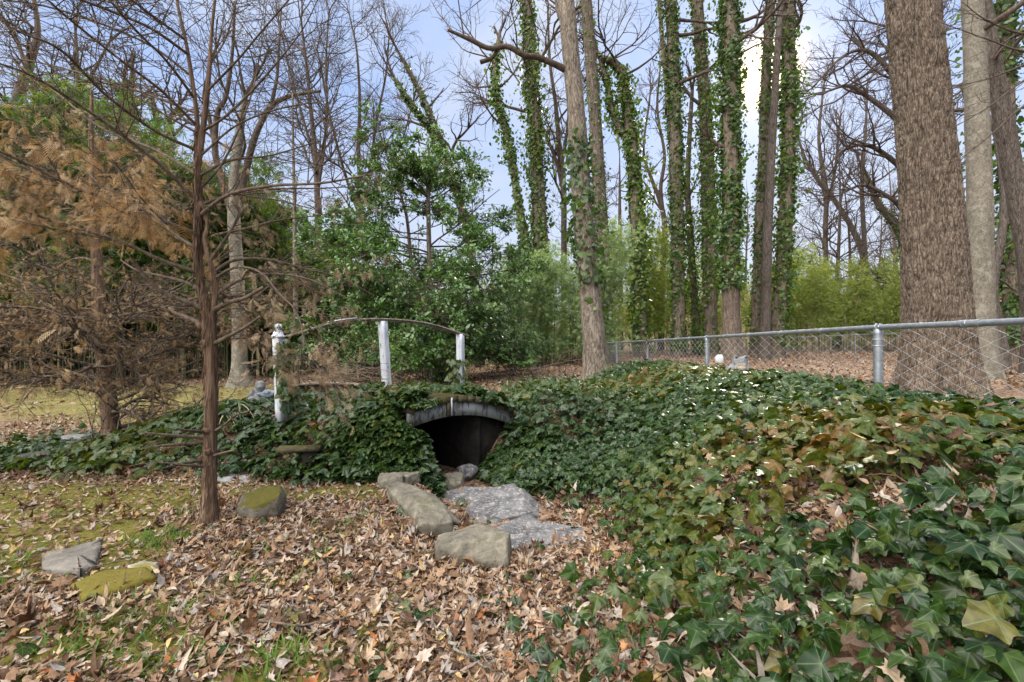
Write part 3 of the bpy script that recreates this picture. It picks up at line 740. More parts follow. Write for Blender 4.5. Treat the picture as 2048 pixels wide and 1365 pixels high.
rock('edging_stone', 'thin rough tan stone farthest up the row along the stream bed', gz(gp(795, 968), .05), (.42, .20, .13), -.5, st_tan, 5, .09, .92)
rock('edging_stone', 'longest tan slab in the row along the stream bed', gz(gp(838, 1022), .05), (.74, .27, .14), -.93, st_tan, 8, .06, .96, (.05, .04))
rock('edging_stone', 'small wedge stone squeezed between two larger tan stones', gz(gp(868, 1066), .04), (.22, .18, .16), .5, st_tan, 11, .16, .6, (.25, 0))
rock('edging_stone', 'blocky tan stone nearest the viewer at the end of the row', gz(gp(945, 1108), .06), (.44, .26, .19), -.12, st_tan, 14, .06, .95, (.16, -.05))
rock('stream_stone', 'rounded grey brown stone in the mouth of the bridge opening', gz(gp(905, 962, -.1), .06), (.26, .26, .22), .3, st_tan, 21, .2, .45)
rock('stream_stone', 'smaller grey stone tucked under ivy inside the bridge opening', gz(gp(935, 935, -.1), .05), (.20, .18, .18), .9, st_grey, 22, .2, .5)
rock('stream_stone', 'dark grey stone at the head of the stone row under hanging ivy', gz(P(785, 945, 3.78), .05), (.22, .16, .15), .2, st_tan, 23, .14, .85)
rock('stream_slab', 'bluish grey speckled rock slab in the dry stream bed', gz(gp(1000, 1012, -.1), .02), (.62, .60, .10), .5, st_grey, 31, .10, .9, (.06, -.03))
rock('stream_slab', 'lower speckled grey slab beside the blocky tan stone', gz(gp(1058, 1066, -.08), .01), (.56, .50, .09), 1.1, st_grey, 32, .10, .9, (.05, .02))
rock('stream_slab', 'narrow grey slab at the leafy upper end of the stream bed', gz(gp(940, 985, -.1), .0), (.50, .34, .09), .2, st_grey, 33, .10, .9)
rock('stream_slab', 'low grey slab half sunk in leaves nearest the ivy edge', gz(gp(1120, 1060, -.06), -.005), (.44, .40, .08), .9, st_grey, 34, .10, .9)
rock('stepping_stone', 'pale flat stone sunk in leaves below the mossy timber plank', gz(gp(465, 957), .0), (.40, .24, .06), .1, st_pale, 41, .10, .8)
rock('garden_rock', 'pale grey rock in the ivy beside the strap leaved plant', gz(P(357, 838, 5.6), .10), (.30, .22, .26), .4, st_pale, 42, .16, .6)
rock('garden_rock', 'flat bluish grey stone in the ivy behind the bronze cypress trunk', gz(P(152, 880, 5.5), .05), (.30, .24, .14), .1, st_pale, 43, .12, .7)
rock('garden_rock', 'dark stone in the ivy in front of the bronze cypress', gz(P(80, 925, 4.45), .05), (.28, .22, .16), .2, st_dark, 44, .16, .6)
def flag(name, label, outline, z0, th, mat, seed):
    o = np.array([gp(px, py)[:2] for px, py in outline]); c = o.mean(0); o = o - c; n = len(o)
    R = np.random.default_rng(seed); m = MB(); rings = []
    q = np.vstack([spline([o[k - 1], o[k], o[(k + 1) % n]], 9)[4:8] * [1, 1] for k in range(n)])
    q = np.vstack([np.linspace(o[k], o[(k + 1) % n], 9)[:-1] for k in range(n)]) + R.normal(0, .004, (8 * n, 2)); N = len(q)
    for f, z in ((1.0, -.05), (1.01, th * .6), (.975, th), (.8, th + .004), (.55, th + .006), (.25, th + .005)):
        rings.append(np.column_stack([q * f, z + .012 * (fbm(q[:, 0] * f * 9 + seed, q[:, 1] * f * 9, 0, 3) - .5)]))
    V = np.vstack(rings + [np.array([[0, 0, th + .006]])]); F = []
    for r in range(len(rings) - 1):
        for k in range(N): F.append([r * N + k, r * N + (k + 1) % N, (r + 1) * N + (k + 1) % N, (r + 1) * N + k])
    m.add(V, F); m.F.append(np.array([[(len(rings) - 1) * N + k, (len(rings) - 1) * N + (k + 1) % N, len(V) - 1] for k in range(N)]))
    ob = m.build(name, mat); ob.location = (float(c[0]), float(c[1]), float(H(c[0], c[1])) + z0); return tag(ob, label, 'flagstone')
flag('flagstone', 'bare grey angular flagstone lying on the dead leaves', [(88, 1112), (150, 1100), (207, 1083), (205, 1100), (196, 1136), (160, 1148), (88, 1142)], .008, .022, st_flag, 3)
flag('flagstone', 'yellow moss covered flagstone next to the bare grey one', [(148, 1176), (215, 1148), (300, 1142), (318, 1160), (260, 1182), (170, 1206)], .014, .028, stone_mat('moss_flag', (.10, .09, .07), (.2, .18, .15), (.3, .27, .23), 5, ((.075, .070, .012), (.17, .13, .022)), .76), 5)
flag('flagstone', 'small pale flagstone edged with moss behind the yellow mossy one', [(258, 1140), (290, 1128), (322, 1132), (318, 1146), (270, 1152)], .008, .03, stone_mat('pale_flag', (.2, .18, .15), (.32, .29, .25), (.42, .38, .33), 5, ((.10, .095, .012), (.20, .16, .02)), .4), 6)

# ---------------------------------------------------------------- garden ornaments
def blob(parts, name, mat, label, cat, loc, rz=0.0, vox=.012, rough=.006):
    """one continuous carved body from overlapping ellipsoids (c, r), fused with a voxel remesh"""
    m = MB()
    for c, r in parts:
        a = np.linspace(0, PI, 15); k = 20
        m.lathe(np.stack([np.sin(a), np.cos(a)], -1), (0, 0, 0), k); m.V[-1] = m.V[-1] * np.asarray(r) + np.asarray(c)
    o = m.build(name, mat); md = o.modifiers.new('remesh', 'REMESH'); md.mode = 'VOXEL'; md.voxel_size = vox; md.use_smooth_shade = True
    s = o.modifiers.new('smooth', 'SMOOTH'); s.iterations = 3; s.factor = .5
    dg = bpy.context.evaluated_depsgraph_get(); me = bpy.data.meshes.new_from_object(o.evaluated_get(dg)); o.modifiers.clear(); o.data = me
    o.location = [float(q) for q in loc]; o.rotation_euler = (0, 0, rz); return tag(o, label, cat)
cast = stone_mat('cast_stone', (.07, .07, .075), (.17, .17, .18), (.30, .29, .28), 22, ((.10, .11, .05), (.2, .2, .14)), .18)
c = P(1478, 763, 4.9); c[2] = float(H(c[0], c[1])) + .12
fr = thing('frog_statue', 'grey stone frog ornament with pale throat sitting on the ivy bank', 'statue', c); fr.rotation_euler = (0, 0, -.15)
b = blob([((0, .02, .075), (.09, .10, .085)), ((0, -.035, .15), (.075, .065, .045)), ((0, -.045, .128), (.072, .062, .03)), ((-.047, -.045, .19), (.024, .026, .024)), ((.047, -.045, .19), (.024, .026, .024)),
          ((-.085, .03, .05), (.045, .08, .05)), ((.085, .03, .05), (.045, .08, .05)), ((-.055, -.075, .05), (.02, .022, .06)), ((.055, -.075, .05), (.02, .022, .06)), ((-.07, -.10, .012), (.035, .04, .014)), ((.07, -.10, .012), (.035, .04, .014)), ((.11, -.05, .012), (.04, .06, .014)), ((-.11, -.05, .012), (.04, .06, .014))], 'body', cast, None, None, (0, 0, 0), 0, .009); b.parent = fr
b = blob([((0, -.06, .085), (.06, .045, .055)), ((0, -.075, .118), (.055, .035, .018))], 'throat', stone_mat('pale_cast_stone', (.22, .19, .14), (.36, .31, .24), (.46, .42, .36), 20), None, None, (0, 0, 0), 0, .009); b.parent = fr
for sx in (-1, 1):
    m = MB(); a = np.linspace(0, PI, 9); m.lathe(np.stack([np.sin(a) * .013, np.cos(a) * .013], -1), (.047 * sx, -.068, .19), 12); e = m.build('eye', st_dark, fr)
c = P(518, 806, 5.1); c[2] = float(H(c[0], c[1])) + .06
blob([((0, 0, .08), (.07, .06, .09)), ((-.035, -.01, .05), (.07, .07, .06)), ((.02, -.015, .185), (.055, .05, .055)), ((.015, -.01, .215), (.05, .05, .035)), ((-.06, -.03, .11), (.03, .035, .06)), ((.07, -.02, .1), (.055, .025, .025)), ((.0, -.055, .03), (.09, .045, .035)), ((.02, -.065, .18), (.014, .012, .012))], 'cherub_statue', cast, 'weathered grey stone child figurine seated in the ivy near the ball finial post', 'statue', c, .3, .009)
c = P(536, 795, 5.05); c[2] = float(H(c[0], c[1])) + .12
blob([((0, 0, .03), (.075, .05, .045)), ((.065, -.005, .05), (.035, .03, .028)), ((.10, -.005, .05), (.02, .012, .01)), ((-.07, .0, .035), (.05, .025, .02)), ((.0, -.01, .055), (.05, .05, .03)), ((0, 0, -.06), (.02, .02, .06))], 'bird_statue', stone_mat('blue_grey_cast', (.09, .10, .12), (.19, .22, .26), (.32, .34, .37), 14), 'small blue grey stone bird ornament between the figurine and the white post', 'statue', c, .2, .008)
# white plastic jug beyond the fence
c = P(1438, 727, 16.0); c[2] = float(H(c[0], c[1]))
jug = thing('plastic_jug', 'white plastic jug with a dark cap standing on leaves behind the fence', 'jug', c); jug.scale = (1.5, 1.5, 1.5)
plastic = NT('white_plastic'); plastic = plastic.done(plastic.bsdf((.55, .57, .58), .45))
m = MB(); prof = [(0, .0), (.075, .0), (.085, .012), (.085, .13), (.075, .155), (.05, .18), (.028, .195), (.024, .215), (0, .215)]
m.lathe(prof, (0, 0, 0), 24); V = m.V[0]; sq = np.maximum(np.abs(V[:, :1]), np.abs(V[:, 1:2])); rr = np.hypot(V[:, :1], V[:, 1:2]); V[:, :2] *= np.where(rr > 0, .35 + .65 * rr / np.maximum(sq, 1e-6), 1); V[:, 1] *= .75
m.build('bottle', plastic, jug)
m = MB(); a = np.linspace(0, PI, 11); m.tube(np.stack([.03 + .05 * np.sin(a), 0 * a, .125 + .055 * -np.cos(a) + .02], -1), .011, 8); m.build('handle', plastic, jug)
m = MB(); m.lathe([(0, .207), (.029, .207), (.03, .232), (.026, .238), (0, .238)], (0, 0, 0), 20); m.build('cap', st_dark, jug)
# strap leaved plant
m = MB(); rg = np.random.default_rng(23); c = P(455, 842, 4.75); c[2] = float(H(c[0], c[1]))
for q in range(46):
    th = rg.uniform(0, 2 * PI); L = rg.uniform(.3, .62); up = rg.uniform(.5, 2.2); s = np.linspace(0, 1, 10)
    d = np.array([math.cos(th), math.sin(th) * .7, 0]); h = L * (up * s - (up + .15) * s ** 2.1) * .62
    ax = c + rg.normal(0, .05, 3) * [1, 1, 0] + d * (s * L)[:, None] + np.array([0, 0, 1]) * h[:, None]
    m.sweep_box(ax, nrmz(np.cross(d, [0, 0, 1])), [0, 0, 1], .022 * (1 - s ** 2.5) + .002, .0018, rg.random())
tag(m.build('daylily', leaf_mat('strap_leaf', [(0, (.05, .11, .045)), (.6, (.08, .15, .06)), (.86, (.12, .16, .06)), (1, (.36, .30, .15))], None, .4, .25), None, True), 'clump of long arching strap leaves in the ivy behind the forked cypress', 'plant')
# pine cone
m = MB(); c = gp(498, 1258); c = gz(c, .03)
for q in range(70):
    z = q / 70; th = q * 2.399; r = .032 * math.sin(PI * (z * .86 + .1)); d = np.array([math.cos(th), math.sin(th), 0])
    m.leaves(*OVAL, [np.array([0, 0, z * .07]) + d * r * .5], d + [0, 0, .4], [[-d[0] * .4, -d[1] * .4, 1]], .022, .3 + .2 * (q % 3), 1.0)
o = m.build('pine_cone', leaf_mat('cone_scale', [(0, (.06, .03, .015)), (1, (.26, .14, .07))], None, .7, 0)); o.location = c; o.rotation_euler = (1.3, .2, .6); tag(o, 'brown scaly pine cone lying among the dead leaves', 'pine cone')
# ---------------------------------------------------------------- bark, growth
bk_tulip = bark_mat('tulip_bark', (.035, .026, .02), (.115, .088, .066), (.21, .17, .135), 16, .20, 1.0)
bk_big = bark_mat('furrowed_bark', (.032, .024, .018), (.115, .087, .066), (.20, .158, .122), 22, .24, 1.0, None, (.07, .075, .015))
bk_pale = bark_mat('pale_bark', (.045, .036, .027), (.13, .104, .08), (.25, .212, .17), 17, .25, .8)
bk_mott = bark_mat('mottled_bark', (.06, .052, .04), (.15, .13, .10), (.25, .225, .18), 30, .6, .6, (.29, .275, .225))
bk_cyp = bark_mat('cypress_bark', (.035, .021, .013), (.16, .102, .066), (.34, .245, .175), 42, .07, 1.0, None, None, False)
bk_limb = bark_mat('limb_bark', (.045, .033, .024), (.12, .09, .066), (.23, .18, .14), 34, .35, .5, None, None, False)
bk_twig = bark_mat('twig_bark', (.035, .026, .020), (.085, .064, .05), (.15, .118, .096), 9, .5, .2, None, None, False)
bk_dark = bark_mat('dark_bark', (.025, .02, .016), (.075, .06, .05), (.15, .125, .105), 18, .25, .8)

def perp(d, rg):
    v = np.cross(d, rg.normal(0, 1, 3)); return v / max(np.linalg.norm(v), 1e-6)
def grow(mb, p, d, L, r, lvl, rg, cfg, tips=None, rend=None):
    n = max(3, int(round(L / cfg['seg'][min(lvl, len(cfg['seg']) - 1)]))); pts = [np.asarray(p, float)]; d = np.asarray(d, float)
    wd = cfg['wander'][min(lvl, len(cfg['wander']) - 1)]; tr = cfg['trop'][min(lvl, len(cfg['trop']) - 1)]
    ds = []
    for q in range(n):
        d = d + rg.normal(0, wd, 3); d[2] += tr; d = d / np.linalg.norm(d); ds.append(d); pts.append(pts[-1] + d * (L / n))
    pts = np.array(pts); rad = np.linspace(r, r * .3 if rend is None else rend, n + 1)
    rad = np.maximum(rad, cfg['rmin'])
    mb.tube(pts, rad, 7 if r > .03 else 5 if r > .009 else 3, rg.random())
    if tips is not None and lvl >= cfg['tiplvl']: tips.append(pts)
    if lvl + 1 >= cfg['levels']: return pts
    k = rg.poisson(cfg['n'][min(lvl, len(cfg['n']) - 1)] * max(.5, min(1.3, L / cfg['L'][min(lvl, len(cfg['L']) - 1)])))
    for q in range(k):
        t = rg.uniform(cfg['t0'], 1.0); i = min(int(t * n), n - 1)
        a = math.radians(rg.normal(cfg['ang'], 13)); dd = ds[i] * math.cos(a) + perp(ds[i], rg) * math.sin(a)
        if cfg.get('flat'): dd[2] *= cfg['flat']
        dd = dd / np.linalg.norm(dd)
        grow(mb, pts[i] + (pts[i + 1] - pts[i]) * rg.random(), dd, L * cfg['ratio'] * rg.uniform(.6, 1.2) * (1.15 - .5 * t), max(rad[i] * .62, cfg['rmin']), lvl + 1, rg, cfg, tips)
    return pts
BARE = dict(levels=4, seg=[.6, .35, .25, .2], wander=[.13, .17, .2, .2], trop=[.05, .04, .03, .02], rmin=.005, tiplvl=2, n=[6, 5, 4], L=[4, 2, 1], t0=.25, ang=46, ratio=.55)

def px_path(pxs, Yd):
    """pixel polyline at depth Yd -> points and radii; entries (px, py, width[, dY])"""
    a = np.array([P(q[0], q[1], Yd + (q[3] if len(q) > 3 else 0)) for q in pxs]); r = np.array([q[2] * (Yd + (q[3] if len(q) > 3 else 0)) / FPX / 2 for q in pxs])
    return a, r
def stem(mb, pxs, Yd, k=14, n=None, rough=.10, down=.3, flare=0.0, topup=0.0, cap=True):
    a, r = px_path(pxs, Yd)
    if topup:                                             # carry the stem on above the frame
        d = nrmz(a[-1] - a[-2]); a = np.vstack([a, a[-1] + d * topup * .5 + [0, 0, .0], a[-1] + d * topup]); r = np.r_[r, r[-1] * .8, r[-1] * .45]
    n = n or max(8, len(a) * 7)
    q = spline(np.column_stack([a, r]), n); a, r = q[:, :3], np.maximum(q[:, 3], .002)
    if down:
        g = float(H(a[0, 0], a[0, 1]))
        if a[0, 2] > g - .05:
            ex = np.linspace(min(g - .15, a[0, 2] - .3), a[0, 2], 6)[:-1]
            a = np.vstack([np.column_stack([np.full(5, a[0, 0]), np.full(5, a[0, 1]), ex]), a]); r = np.r_[np.full(5, r[0]), r]
        if flare: r = r * (1 + flare * np.exp(-np.maximum(a[:, 2] - g, 0) / (r[0] * 1.3)))
    mb.tube(a, r, k, .5, False, rough)
    return a, r
def clad(mb, a, r, n, size, rg, z0=-9, z1=99, spread=.12, clump=True, T=IVYS, tone=0.0, jit=.9):
    """ivy leaves round a stem"""
    seg = np.linalg.norm(np.diff(a, axis=0), axis=1); w = seg * (r[:-1] + r[1:] + .1); c = np.r_[0, np.cumsum(w)] / w.sum()
    u = np.interp(rg.random(n), c, np.arange(len(a))); i = np.minimum(u.astype(int), len(a) - 2); f = (u - i)[:, None]
    p = a[i] * (1 - f) + a[i + 1] * f; rr = r[i] * (1 - f[:, 0]) + r[i + 1] * f[:, 0]
    th = rg.random(n) * 2 * PI; out = np.stack([np.cos(th), np.sin(th), 0 * th], -1)
    dens = fbm(p[:, 0] * .7 + out[:, 0] * 1.4, p[:, 1] * .7 + out[:, 1] * 1.4, p[:, 2] * .8, 3, 61)
    k = (p[:, 2] > z0) & (p[:, 2] < z1) & (rg.random(n) < S(.34, .58, dens) * .93 + .07)
    p, rr, out, dens = p[k], rr[k], out[k], dens[k]; N = len(p)
    lift = rg.random(N) ** 2.6 * spread * (S(.4, .75, dens) * 3.2 + .2)
    pos = p + out * (rr * 1.02 + .012 + lift)[:, None] + rg.normal(0, .02, (N, 3))
    nr = out + np.array([0, 0, .55]) + rg.normal(0, .45, (N, 3)); fw = np.stack([rg.normal(0, jit, N), rg.normal(0, jit, N), -1 + 0 * out[:, 0]], -1)
    mb.leaves(*T, pos, fw, nr, size * rg.lognormal(0, .25, N), np.clip(rg.random(N) * .75 + tone, 0, 1), -.2, -.1)
ivy_tree = leaf_mat('climbing_ivy_leaf', [(0, (.026, .058, .014)), (.4, (.055, .105, .020)), (.75, (.10, .155, .022)), (1, (.18, .19, .03))], (.16, .22, .08), .40, .38, (1.7, 1.7, .45), .45, 16, .3, .2)
def side_limbs(mb, a, r, k, rg, t0, t1, L, cfg=BARE, rscale=.35, up=.35, tips=None, bias=None, rmax=.09):
    for q in range(k):
        i = int(rg.uniform(t0, t1) * (len(a) - 2)); th = rg.random() * 2 * PI
        d = np.array([math.cos(th), math.sin(th), up + rg.normal(0, .25)])
        if bias is not None: d = d + bias
        grow(mb, a[i], nrmz(d), L * rg.uniform(.6, 1.25), min(r[i] * rscale, rmax), 1, rg, cfg, tips)
def base_of(pxs, Yd):
    p = P(pxs[0][0], pxs[0][1], Yd); p[2] = float(H(p[0], p[1])); return p
def put(mb, name, mat, root, smooth=True): return under(mb, name, mat, root, smooth) if mb.n else None

# ---------------------------------------------------------------- the big furrowed trunk
def big_tree():
    Yd = 7.0; px = [(1880, 800, 150), (1877, 700, 148), (1874, 640, 147), (1866, 450, 138), (1851, 250, 127), (1834, 60, 120), (1826, -40, 117)]
    a, r = px_path(px, Yd); r = r * .735; d = nrmz(a[-1] - a[-2]); a = np.vstack([a, a[-1] + d * 4, a[-1] + d * 10]); r = np.r_[r, r[-1] * .9, r[-1] * .6]
    root = thing('tulip_tree', 'massive trunk with deeply furrowed brown bark behind the fence', 'tree', base_of(px, Yd)); g = root.location[2]
    z = np.r_[np.arange(g - .25, 7.6, .021), np.arange(7.6, a[-1, 2], .35)]
    q = spline(np.column_stack([a, r]), 200); cx, cy, rr = (np.interp(z, q[:, 2], q[:, k]) for k in (0, 1, 3))
    k = 300; th = np.arange(k) * 2 * PI / k; TH, ZZ = np.meshgrid(th, z); hh = np.maximum(ZZ - g, 0)
    lob = .5 + .5 * np.cos(TH * 5 + 1.1 + .8 * np.sin(TH * 2))
    R = rr[:, None] * (1 + .42 * np.exp(-hh / .42) * (.45 + .9 * lob) + .05 * np.exp(-hh / 1.0) + .02 * np.sin(TH * 4 + hh * .4))
    ux, uy = np.cos(TH), np.sin(TH); wob = .10 * (fbm(ux * 2, uy * 2, ZZ * 1.1, 3, 71) - .5)
    n1 = vnoise(ux * 11 + wob * 9, uy * 11 + wob * 9, ZZ * 2.9, 72); n2 = vnoise(ux * 20, uy * 20, ZZ * 8.5, 73)
    rid = 1 - np.abs(2 * n1 - 1); rid2 = 1 - np.abs(2 * n2 - 1)
    R = R + (-.030 * S(.62, .98, rid) - .026 * S(.6, .95, rid2) * (1 - .5 * S(.7, 1, rid)) + .02 * (fbm(ux * 26, uy * 26, ZZ * 14, 2, 74) - .5))
    # an old branch scar high on the trunk
    sc = np.exp(-(((TH - 4.42) / .17) ** 2 + ((ZZ - P(0, 130, 7)[2]) / .16) ** 2)); R = R + .035 * sc - .05 * sc ** 6
    V = np.stack([cx[:, None] + R * ux, cy[:, None] + R * uy, ZZ], -1); n = len(z)
    i = np.arange(n - 1)[:, None] * k; j = np.arange(k)[None]; j2 = (j + 1) % k
    m = MB(); m.add(V.reshape(-1, 3), np.stack([i + j, i + j2, i + k + j2, i + k + j], -1).reshape(-1, 4)); put(m, 'trunk', bk_big, root)
    rg = np.random.default_rng(31); m = MB(); c = dict(BARE); c['rmin'] = .006
    for q in range(5):
        th_ = rg.random() * 6.28; grow(m, a[-2] + (a[-1] - a[-2]) * rg.random(), nrmz(np.array([math.cos(th_), math.sin(th_), .5])), 5, .12, 0, rg, c)
    put(m, 'crown', bk_twig, root)
big_tree()

# ---------------------------------------------------------------- ivy clad tulip trees and neighbours
def clad_tree(label, stems, Yd, ivy=(), seed=1, bark=bk_tulip, leaf=3000, size=.10, limbs=6, limbL=3.2, topup=8, flare=.35, spread=.14, name='tulip_tree', cat='tree', tone=0.0, t0=.45, bias=None, extra=None, up=.35):
    root = thing(name, label, cat, base_of(stems[0], Yd)); rg = np.random.default_rng(seed)
    m = MB(); c = MB(); v = MB(); res = []
    for q, s in enumerate(stems):
        a, r = stem(m, s, Yd, 16 if q == 0 else 12, down=.3 if q == 0 else 0, flare=flare if q == 0 else 0, topup=topup if s[-1][1] < 30 else 0)
        res.append((a, r))
    put(m, 'trunk', bark, root)
    for a, r in res:
        side_limbs(c, a, r, limbs, rg, t0, .98, limbL, up=up, bias=bias)
        if r[-1] < .11:
            for k in range(3): grow(c, a[-1], nrmz(nrmz(a[-1] - a[-3]) + rg.normal(0, .2, 3) * (k > 0)), rg.uniform(.8, 1.6), max(r[-1] * (1 - .25 * k), .008), 1, rg, BARE)
    if extra: extra(c, rg)
    put(c, 'crown', bk_twig, root)
    for (q, y0, y1, n, tn) in ivy:
        a, r = res[q]; clad(v, a, r, n, size, rg, P(0, y0, Yd)[2], P(0, y1, Yd)[2], spread, tone=tn)
    put(v, 'ivy', ivy_tree, root); return root, res
# leaning pale trunk with the long bent limb
def lean_extra(c, rg):
    a, r = px_path([(1134, 138, 14), (1105, 131, 12), (1072, 124, 11), (1046, 127, 11), (1015, 117, 10), (980, 127, 9), (945, 117, 8), (905, 106, 5)], 9.0)
    a[:, 1] += np.linspace(0, -.7, len(a)); q = spline(np.column_stack([a, r]), 30); c.tube(q[:, :3], q[:, 3], 9, .5, True, .15)
    for k in (14, 19, 22, 26, 28): grow(c, q[k, :3], nrmz(rg.normal(0, .5, 3) + [-.5, 0, .45]), rg.uniform(.7, 1.5), .016, 1, rg, dict(BARE, rmin=.0035))
    a, r = px_path([(960, 122, 9), (985, 112, 8), (1000, 84, 6), (988, 50, 4)], 8.6); q = spline(np.column_stack([a, r]), 12); c.tube(q[:, :3], q[:, 3], 7, .5)
clad_tree('pale barked leaning trunk with one long bent limb and patchy ivy, beside the fence end', [[(1196, 775, 58), (1190, 700, 46), (1181, 600, 42), (1170, 480, 41), (1160, 340, 38), (1151, 200, 35), (1141, 90, 34), (1130, -30, 33)]], 9.0,
          [(0, 570, 270, 3600, -.25), (0, 700, 500, 260, .1)], 3, bk_pale, size=.085, limbs=3, topup=6, flare=.25, spread=.10, t0=.75, extra=lean_extra)
D = 22.0
bk_shade = bark_mat('shaded_tulip_bark', (.03, .023, .017), (.085, .066, .05), (.16, .13, .105), 16, .20, 1.0)  # tulip bark with shade put into its colour, for the trunk standing behind
clad_tree('straight trunk wrapped in bright green ivy from bamboo to treetop', [[(1090, 640, 30), (1086, 540, 30), (1078, 420, 28), (1070, 250, 24), (1062, 120, 22), (1053, -20, 20)]], D, [(0, 640, -400, 11000, .15)], 4, limbs=6, spread=.26, size=.13)
clad_tree('slender wavy ivy covered trunk bending beside the bright green one', [[(1062, 620, 18), (1052, 500, 17), (1036, 400, 15), (1020, 300, 14), (1003, 230, 13), (990, 165, 12), (993, 100, 9), (1000, 60, 6)]], 20.5, [(0, 640, 80, 6000, .08)], 5, limbs=7, limbL=3.4, spread=.2, size=.12, t0=.55)
clad_tree('tall straight thin ivy dotted trunk just behind the pale leaning one', [[(1213, 700, 30), (1208, 560, 28), (1200, 400, 27), (1190, 220, 25), (1178, 60, 23), (1172, -20, 22)]], 18.0, [(0, 690, 330, 2600, -.1), (0, 330, -300, 1300, .2)], 6, bk_shade, limbs=4, spread=.10, size=.10)
clad_tree('forked ivy clad trunk whose two stems bend apart near the top', [[(1283, 700, 24), (1279, 560, 24), (1275, 440, 26), (1268, 350, 24), (1262, 280, 22), (1256, 215, 18), (1249, 150, 16), (1231, 124, 13), (1205, 112, 10), (1190, 100, 7)], [(1266, 320, 14), (1252, 276, 13), (1238, 252, 12), (1224, 215, 11), (1217, 170, 10), (1205, 130, 8), (1196, 100, 6)]], 20.0,
          [(0, 700, 110, 7600, .18), (1, 400, 100, 1500, .18)], 7, limbs=5, spread=.24, size=.12, topup=0, t0=.6)
clad_tree('ivy clad trunk third from the pale leaning one with a thin side stem', [[(1357, 700, 24), (1357, 560, 25), (1354, 400, 25), (1350, 200, 24), (1346, 60, 22), (1343, -30, 22)], [(1340, 230, 9), (1333, 150, 9), (1326, 80, 9), (1320, -20, 8)]], 20.0, [(0, 700, -400, 8000, .0), (1, 300, -100, 1200, .1)], 8, limbs=4, spread=.16, size=.11)
clad_tree('ivy clad trunk standing close against a thinner ivied stem', [[(1420, 705, 27), (1420, 560, 27), (1419, 440, 27), (1414, 260, 24), (1404, 110, 22), (1396, -20, 21)]], 20.5, [(0, 705, -400, 8500, .12)], 9, limbs=4, spread=.2, size=.11)
clad_tree('thin ivied stem crowded between two thicker ivy clad trunks', [[(1394, 700, 14), (1389, 600, 14), (1382, 480, 13), (1376, 380, 11), (1380, 280, 9), (1386, 180, 7)]], 21.5, [(0, 705, 420, 3000, .12)], 10, limbs=8, limbL=2.5, spread=.2, t0=.5, topup=0)
clad_tree('thick trunk with bare reddish bark below a heavy sleeve of ivy', [[(1464, 722, 40), (1463, 660, 34), (1462, 560, 33), (1463, 430, 32), (1464, 260, 31), (1462, 100, 30), (1460, -30, 29)]], 18.0, [(0, 578, -300, 15000, -.05), (0, 420, 0, 3000, -.1)], 11, bk_tulip, limbs=3, spread=.24, size=.11, flare=.3)
clad_tree('narrow dark bare barked trunk crossing in front of an ivied trunk', [[(1529, 690, 21), (1532, 600, 19), (1536, 470, 18), (1543, 330, 16), (1551, 200, 14), (1559, 80, 12), (1568, -30, 11)]], 19.0, (), 12, bk_dark, limbs=4, t0=.7)
clad_tree('ivied trunk half hidden behind the narrow dark bare one', [[(1512, 690, 22), (1516, 600, 22), (1521, 480, 22), (1529, 320, 21), (1534, 160, 19), (1541, 50, 17), (1546, -20, 16)]], 21.5, [(0, 690, -300, 6500, .0)], 13, limbs=4, spread=.15, size=.11)
clad_tree('thick ivy covered trunk last in the row before the open hillside', [[(1552, 695, 26), (1560, 600, 27), (1570, 480, 26), (1577, 350, 26), (1580, 200, 25), (1579, 90, 24), (1577, -20, 23)]], 20.0, [(0, 695, -400, 11000, .1)], 14, limbs=4, spread=.26, size=.12)
# mottled pale trunk behind the big one
clad_tree('pale mottled trunk with small knots directly behind the massive trunk', [[(1969, 770, 56), (1965, 700, 46), (1963, 600, 42), (1962, 450, 40), (1960, 300, 38), (1956, 150, 36), (1950, -30, 34)]], 9.5, (), 15, bk_mott, limbs=3, t0=.7, flare=.15, name='pale_tree')
def right_extra(c, rg):
    for y0, y1, x1 in ((95, 40, 1880), (120, 175, 1890), (150, 260, 1900), (60, 0, 1930), (200, 330, 1905)):   # dark boughs sweeping across from the side
        a = np.array([P(2140, y0 - 20, 6.5), P(2060, y0 + 5, 6.3), P(1980, (y0 + y1) / 2 + 8, 6.2), P(x1, y1, 6.2)]); q = spline(a, 14); c.tube(q, np.linspace(.02, .004, 14), 5, .5)
        for k in range(3, 13): grow(c, q[k], nrmz(q[min(k + 1, 13)] - q[k] + rg.normal(0, .06, 3)), rg.uniform(.25, .7), .005, 2, rg, dict(BARE, rmin=.0022, seg=[.2] * 4))
clad_tree('dark leaning trunk with bare sweeping boughs at the edge of the evergreens', [[(2075, 640, 44), (2062, 520, 38), (2046, 430, 35), (2027, 330, 32), (2010, 230, 30), (1992, 130, 27), (1978, 30, 24), (1970, -30, 22)]], 11.0, (), 16, bk_dark, limbs=4, t0=.6, extra=right_extra, name='leaning_tree')
clad_tree('ivy smothered trunk at the side edge behind the dark leaning trunk', [[(2030, 705, 34), (2027, 600, 30), (2022, 450, 28), (2018, 300, 26), (2016, 120, 24), (2014, -20, 22)]], 16.0, [(0, 690, -300, 12000, -.05)], 17, limbs=6, spread=.75, size=.12, name='ivy_tree')
clad_tree('low forked stem arching behind the mottled pale trunk', [[(2000, 700, 26), (1992, 640, 22), (1984, 590, 19), (1990, 540, 16), (2006, 470, 13), (2010, 380, 11), (1996, 270, 9)]], 14.0, (), 18, bk_dark, limbs=3, topup=0, name='leaning_tree')

